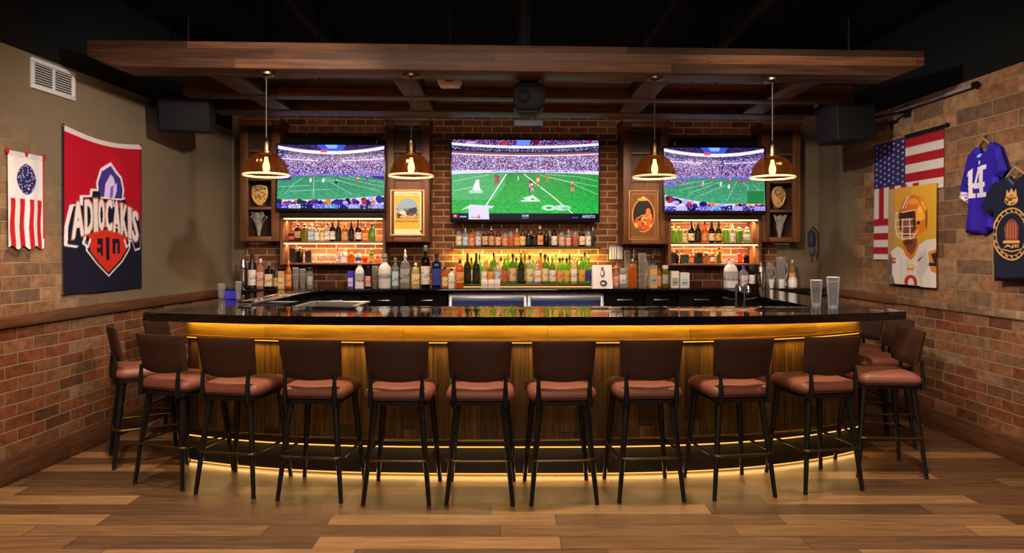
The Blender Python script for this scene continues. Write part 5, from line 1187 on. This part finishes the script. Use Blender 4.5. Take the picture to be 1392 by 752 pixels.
# small hanging bag on the plaster, back right corner
D = 7.66; t = thing('hanging_bag', 'small navy and black bag hanging by its strap on the plaster in the right corner', 'bag', (bx_(1106.5, D), D, bz_(1106, 357, D)), 0, None, True); hh = bz_(1106, 308.5, D)-bz_(1106, 357, D)
MB().lathe([(.02, .0), (.04, .02), (.046, .1), (.04, .17), (.02, .19)], 14, (-.02, 0, hh*.42), rf=lambda a: 1-.3*abs(math.sin(a))).build('bag_body', plain((34, 30, 62), .7), t)
MB().lathe([(.02, .0), (.034, .02), (.036, .07), (.02, .09)], 12, (-.015, -.005, hh*.22), rf=lambda a: 1-.3*abs(math.sin(a))).build('pouch', plain((70, 62, 78), .7), t)
MB().tube([(-.03, 0, hh*.42), (-.035, 0, hh*.9), (0, .01, hh), (.05, 0, hh*.85), (.055, .0, hh*.4), (.04, 0, hh*.08)], .008, 8).build('strap', plain((18, 18, 24), .7), t)
MB().tube([(-.015, 0, hh*.22), (-.02, 0, hh*.02)], .006, 6).build('strap_end', plain((18, 18, 24), .7), t)
MB().tube([(0, .04, hh), (0, -.012, hh), (0, -.012, hh+.012)], .005, 6).build('hook', M['steel'], t)

# ------------------------------------------------------------------ speakers, projector, smoke detector
def speaker(label, loc, rz, rx, ws, ceil_z, wallx):
    t = thing('loudspeaker', label, 'loudspeaker', loc, rz)
    w, d, h = ws
    Rm = Matrix.Rotation(rx, 4, 'X')
    MB().box(-w/2, w/2, -d/2, d/2, -h/2, h/2, .02, mat=Rm, seg=3).build('speaker_cabinet', M['speaker'], t)
    MB().box(-w/2+.015, w/2-.015, -d/2-.012, -d/2+.002, -h/2+.015, h/2-.015, .006, mat=Rm).build('grille', M['grille'], t)
    MB().tube([(0, .03, h/2-.03), (0, .03, ZC-loc[2])], .012, 8).build('ceiling_rod', M['black_metal'], t)
    MB().lathe([(.035, 0), (.03, .04), (.014, .05)], 12, (0, .03, h/2-.015)).build('swivel', M['black_metal'], t)
    M2 = Matrix.Rotation(-rz, 4, 'Z')
    p = M2 @ Vector((wallx-loc[0], .1, 0)); p.z = .12
    MB().tube([(0, .02, 0), p], .012, 8).build('wall_arm', M['speaker'], t)
    MB().box(-.015, .015, -.03, .03, -.05, .05, .004, mat=Matrix.Translation(p) @ M2).build('wall_plate', M['speaker'], t)
p = pt(255, 154, 5.9); speaker('black loudspeaker hanging in the left corner by the ceiling', (p.x, p.y, p.z), R(16), R(8), (.41, .34, .33), ZC, xl(6.0)+.03)
p = pt(1149, 167, 6.0); speaker('black loudspeaker hanging in the right corner with its grille facing the bar', (p.x, p.y, p.z), R(-83), R(3), (.32, .36, .35), ZC, xr(6.1)-.03)
Yp = ybeam(.15, 5.04)+.16; p = pt(719, 136, Yp)
t = thing('projector', 'black projector hanging from the front ceiling beam at centre', 'projector', (p.x, Yp, p.z))
poly = [(-.115, -.06), (-.075, -.098), (.07, -.098), (.11, -.06), (.125, .07), (.09, .09), (-.1, .09), (-.12, .07)]
MB().prism(poly, -.13, .13, 'y', .012).build('projector_body', plain((5, 5, 6), .6, 0, .2), t)
MB().prism([(-.075, -.1), (.07, -.1), (.055, -.118), (-.06, -.118)], -.125, .1, 'y', .003).build('lower_cover', plain((20, 19, 24), .6, 0, .25), t)
MB().prism([(-.1, .088), (.09, .088), (.085, .102), (-.095, .102)], -.125, .1, 'y', .003).build('top_cover', plain((20, 19, 24), .6, 0, .25), t)
MB().lathe([(.045, 0), (.045, .02), (.03, .024)], 20, mat=Matrix.Translation((-.04, -.13, .0)) @ Matrix.Rotation(PI/2, 4, 'X')).build('lens', plain((4, 4, 6), .5, 0, .1), t)
MB().tube([(0, 0, .1), (0, 0, ZC-p.z)], .014, 8).build('mount_pole', M['black_metal'], t)
MB().box(-.07, .07, -.05, .05, .125, .15, .004).build('mount_bracket', M['black_metal'], t)
MB().tube([(.08, .02, .1), (.11, .02, .15), (.12, .02, .2), (.14, .02, .34)], .005, 6).build('cable', plain((60, 60, 70), .5), t)
p = pt(611.5, 113, 5.3)
t = thing('smoke_detector', 'white ceiling sensor box between the front and middle beams', 'detector', (p.x, 5.3, p.z))
MB().prism([(-.085, .03), (-.09, .0), (-.07, -.03), (.07, -.03), (.09, 0), (.085, .03)], -.06, .06, 'y', .008).build('sensor_case', M['white_pl'], t)
MB().tube([(0, 0, .025), (0, 0, ZC-p.z)], .008, 8).build('drop_rod', M['black_metal'], t)
MB().box(-.03, .03, -.064, -.059, -.008, .006).build('sensor_window', plain((150, 150, 160), .3), t)

# ------------------------------------------------------------------ turn everything on the back wall
Tm = Matrix.Translation((0, PIV, 0)) @ Matrix.Rotation(YAW, 4, 'Z') @ Matrix.Translation((0, -PIV, 0))
for o in BACK:
    o.location = Tm @ Vector(o.location); o.rotation_euler.z += YAW

# ------------------------------------------------------------------ lights
def area(name, loc, target, size, energy, col, sy=None, spread=180):
    l = bpy.data.lights.new(name, 'AREA'); l.energy = energy; l.color = col; l.size = size; l.spread = R(spread)
    if sy: l.shape = 'RECTANGLE'; l.size_y = sy
    o = bpy.data.objects.new(name, l); COL.objects.link(o); o.location = loc
    d = Vector(target)-Vector(loc); o.rotation_euler = d.to_track_quat('-Z', 'Y').to_euler(); return o
def spot(name, loc, target, energy, ang, blend, col, size=.05):
    l = bpy.data.lights.new(name, 'SPOT'); l.energy = energy; l.spot_size = R(ang); l.spot_blend = blend; l.color = col; l.shadow_soft_size = size
    o = bpy.data.objects.new(name, l); COL.objects.link(o); o.location = loc
    d = Vector(target)-Vector(loc); o.rotation_euler = d.to_track_quat('-Z', 'Y').to_euler(); return o
WL_ = (1., .76, .54)
area('room_fill', (0, 1.4, 3.4), (0, 3.4, 0), 3.5, 130, WL_, 1.2)  # broad soft fill over the floor, unseen above the frame
area('room_fill', (0, -1.5, 3.0), (0, 6., 2.), 4., 110, (1., .8, .62), .8)  # front fill added behind the camera, not a fitting of the room
for x in (-2.4, -.8, .8, 2.4): spot('ceiling_spot', (x, 4.15, 3.4), (x*.97, 3.85, 0), 400, 82, .9, WL_, .04)
spot('wall_wash', (-.3, 2.9, 2.75), (-3.1, 6.2, 1.75), 430, 58, .9, (1., .86, .72))
spot('wall_wash', (-1.4, 2.2, 3.3), (-3.3, 4.2, .9), 300, 75, .9, (1., .8, .6))
spot('wall_wash', (.5, 2.9, 2.75), (3.5, 6.2, 1.75), 430, 58, .9, (1., .86, .72))
spot('wall_wash', (1.4, 2.6, 3.3), (3.55, 4.5, 1.2), 300, 75, .9, (1., .8, .6))
area('rear_fill', (0, 6.56, 2.62), (0, 7.45, 1.15), 5., 55, (1., .74, .5), .12, 120)  # added fill for the back wall, hidden behind the rear beam
def strip(name, a, b, z, tgt, energy, col, wid=.015, spread=180):
    a, b = Vector((*a, z)), Vector((*b, z)); c = (a+b)/2
    l = bpy.data.lights.new(name, 'AREA'); l.shape = 'RECTANGLE'; l.size = (b-a).length; l.size_y = wid; l.spread = R(spread); l.energy = energy; l.color = col
    o = bpy.data.objects.new(name, l); COL.objects.link(o)
    x = (b-a).normalized(); zz = -(Vector(tgt)-c); zz = (zz-x*zz.dot(x)).normalized(); y = zz.cross(x)
    o.matrix_world = Matrix.Translation(c) @ Matrix((x, y, zz)).transposed().to_4x4(); return o
GOLD = (1., .56, .1)
for k in range(12):
    xa, xb = XA+.02+(XB-XA-.04)*k/12, XA+.02+(XB-XA-.04)*(k+1)/12; xm = (xa+xb)/2; y = Fb(xm)
    strip('under_worktop_led', (xa, Fb(xa)-.07), (xb, Fb(xb)-.07), 1.01, (xm, y+.0, .93), 1.15, GOLD, .015, 125)
    strip('under_ledge_led', (xa, Fb(xa)-.05), (xb, Fb(xb)-.05), .876, (xm, y+.02, .6), 1.0, GOLD, .015, 100)
    strip('foot_led', (xa, Fb(xa)-.032), (xb, Fb(xb)-.032), .187, (xm, y-.05, 0), .5, (1., .6, .2))
    strip('floor_led', (xa, Fb(xa)-.012), (xb, Fb(xb)-.012), .02, (xm, y-.2, -.02), .22, (1., .6, .2))
def T3(x, y, z): return Tm @ Vector((x, y, z))
def bstrip(name, xa, xb, y, z, tgt, e, col):
    a, b, t = T3(xa, y, z), T3(xb, y, z), T3((xa+xb)/2, *tgt); strip(name, (a.x, a.y), (b.x, b.y), z, t, e, col)
WC = (1., .63, .34)
for (pa, pb, z, y1, y2) in ((383, 519, zL, 297.5, 330.5), (912, 1032, zR, 299.5, 332.5)):
    for yy in (y1, y2): bstrip('shelf_led', bx_(pa, DF), bx_(pb, DF), DF+.15, z(yy)-.015, (DF+.22, z(yy)-.3), 15., WC)
bstrip('centre_shelf_led', bx_(617, DS), bx_(813, DS), DS+.1, zc-.012, (DS+.15, zc-.3), 30., (1., .72, .18))
for pa, pb in ((612, 711), (720, 816)): bstrip('cooler_led', bx_(pa, 7.3), bx_(pb, 7.3), 7.3, .98, (7.35, .6), 1.5, (.8, .86, 1.))
w = bpy.data.worlds.new('dark_room'); SC.world = w; w.use_nodes = True
w.node_tree.nodes['Background'].inputs[0].default_value = (.5, .42, .36, 1); w.node_tree.nodes['Background'].inputs[1].default_value = .02
# ------------------------------------------------------------------ camera
cd = bpy.data.cameras.new('camera'); cd.sensor_width = 36.; cd.lens = 36.*F/1392.; cd.shift_y = -(376-HY)/1392.; cd.clip_start = .05
co = bpy.data.objects.new('camera', cd); COL.objects.link(co); co.location = (0, 0, CH); co.rotation_euler = (PI/2, 0, 0); SC.camera = co
SC.view_settings.view_transform = 'Standard'; SC.view_settings.look = 'None'; SC.view_settings.exposure = 0.
SC.cycles.use_denoising = True
SC.cycles.max_bounces = 10; SC.cycles.transparent_max_bounces = 24; SC.cycles.sample_clamp_indirect = 4.
SC.cycles.caustics_reflective = False; SC.cycles.caustics_refractive = False
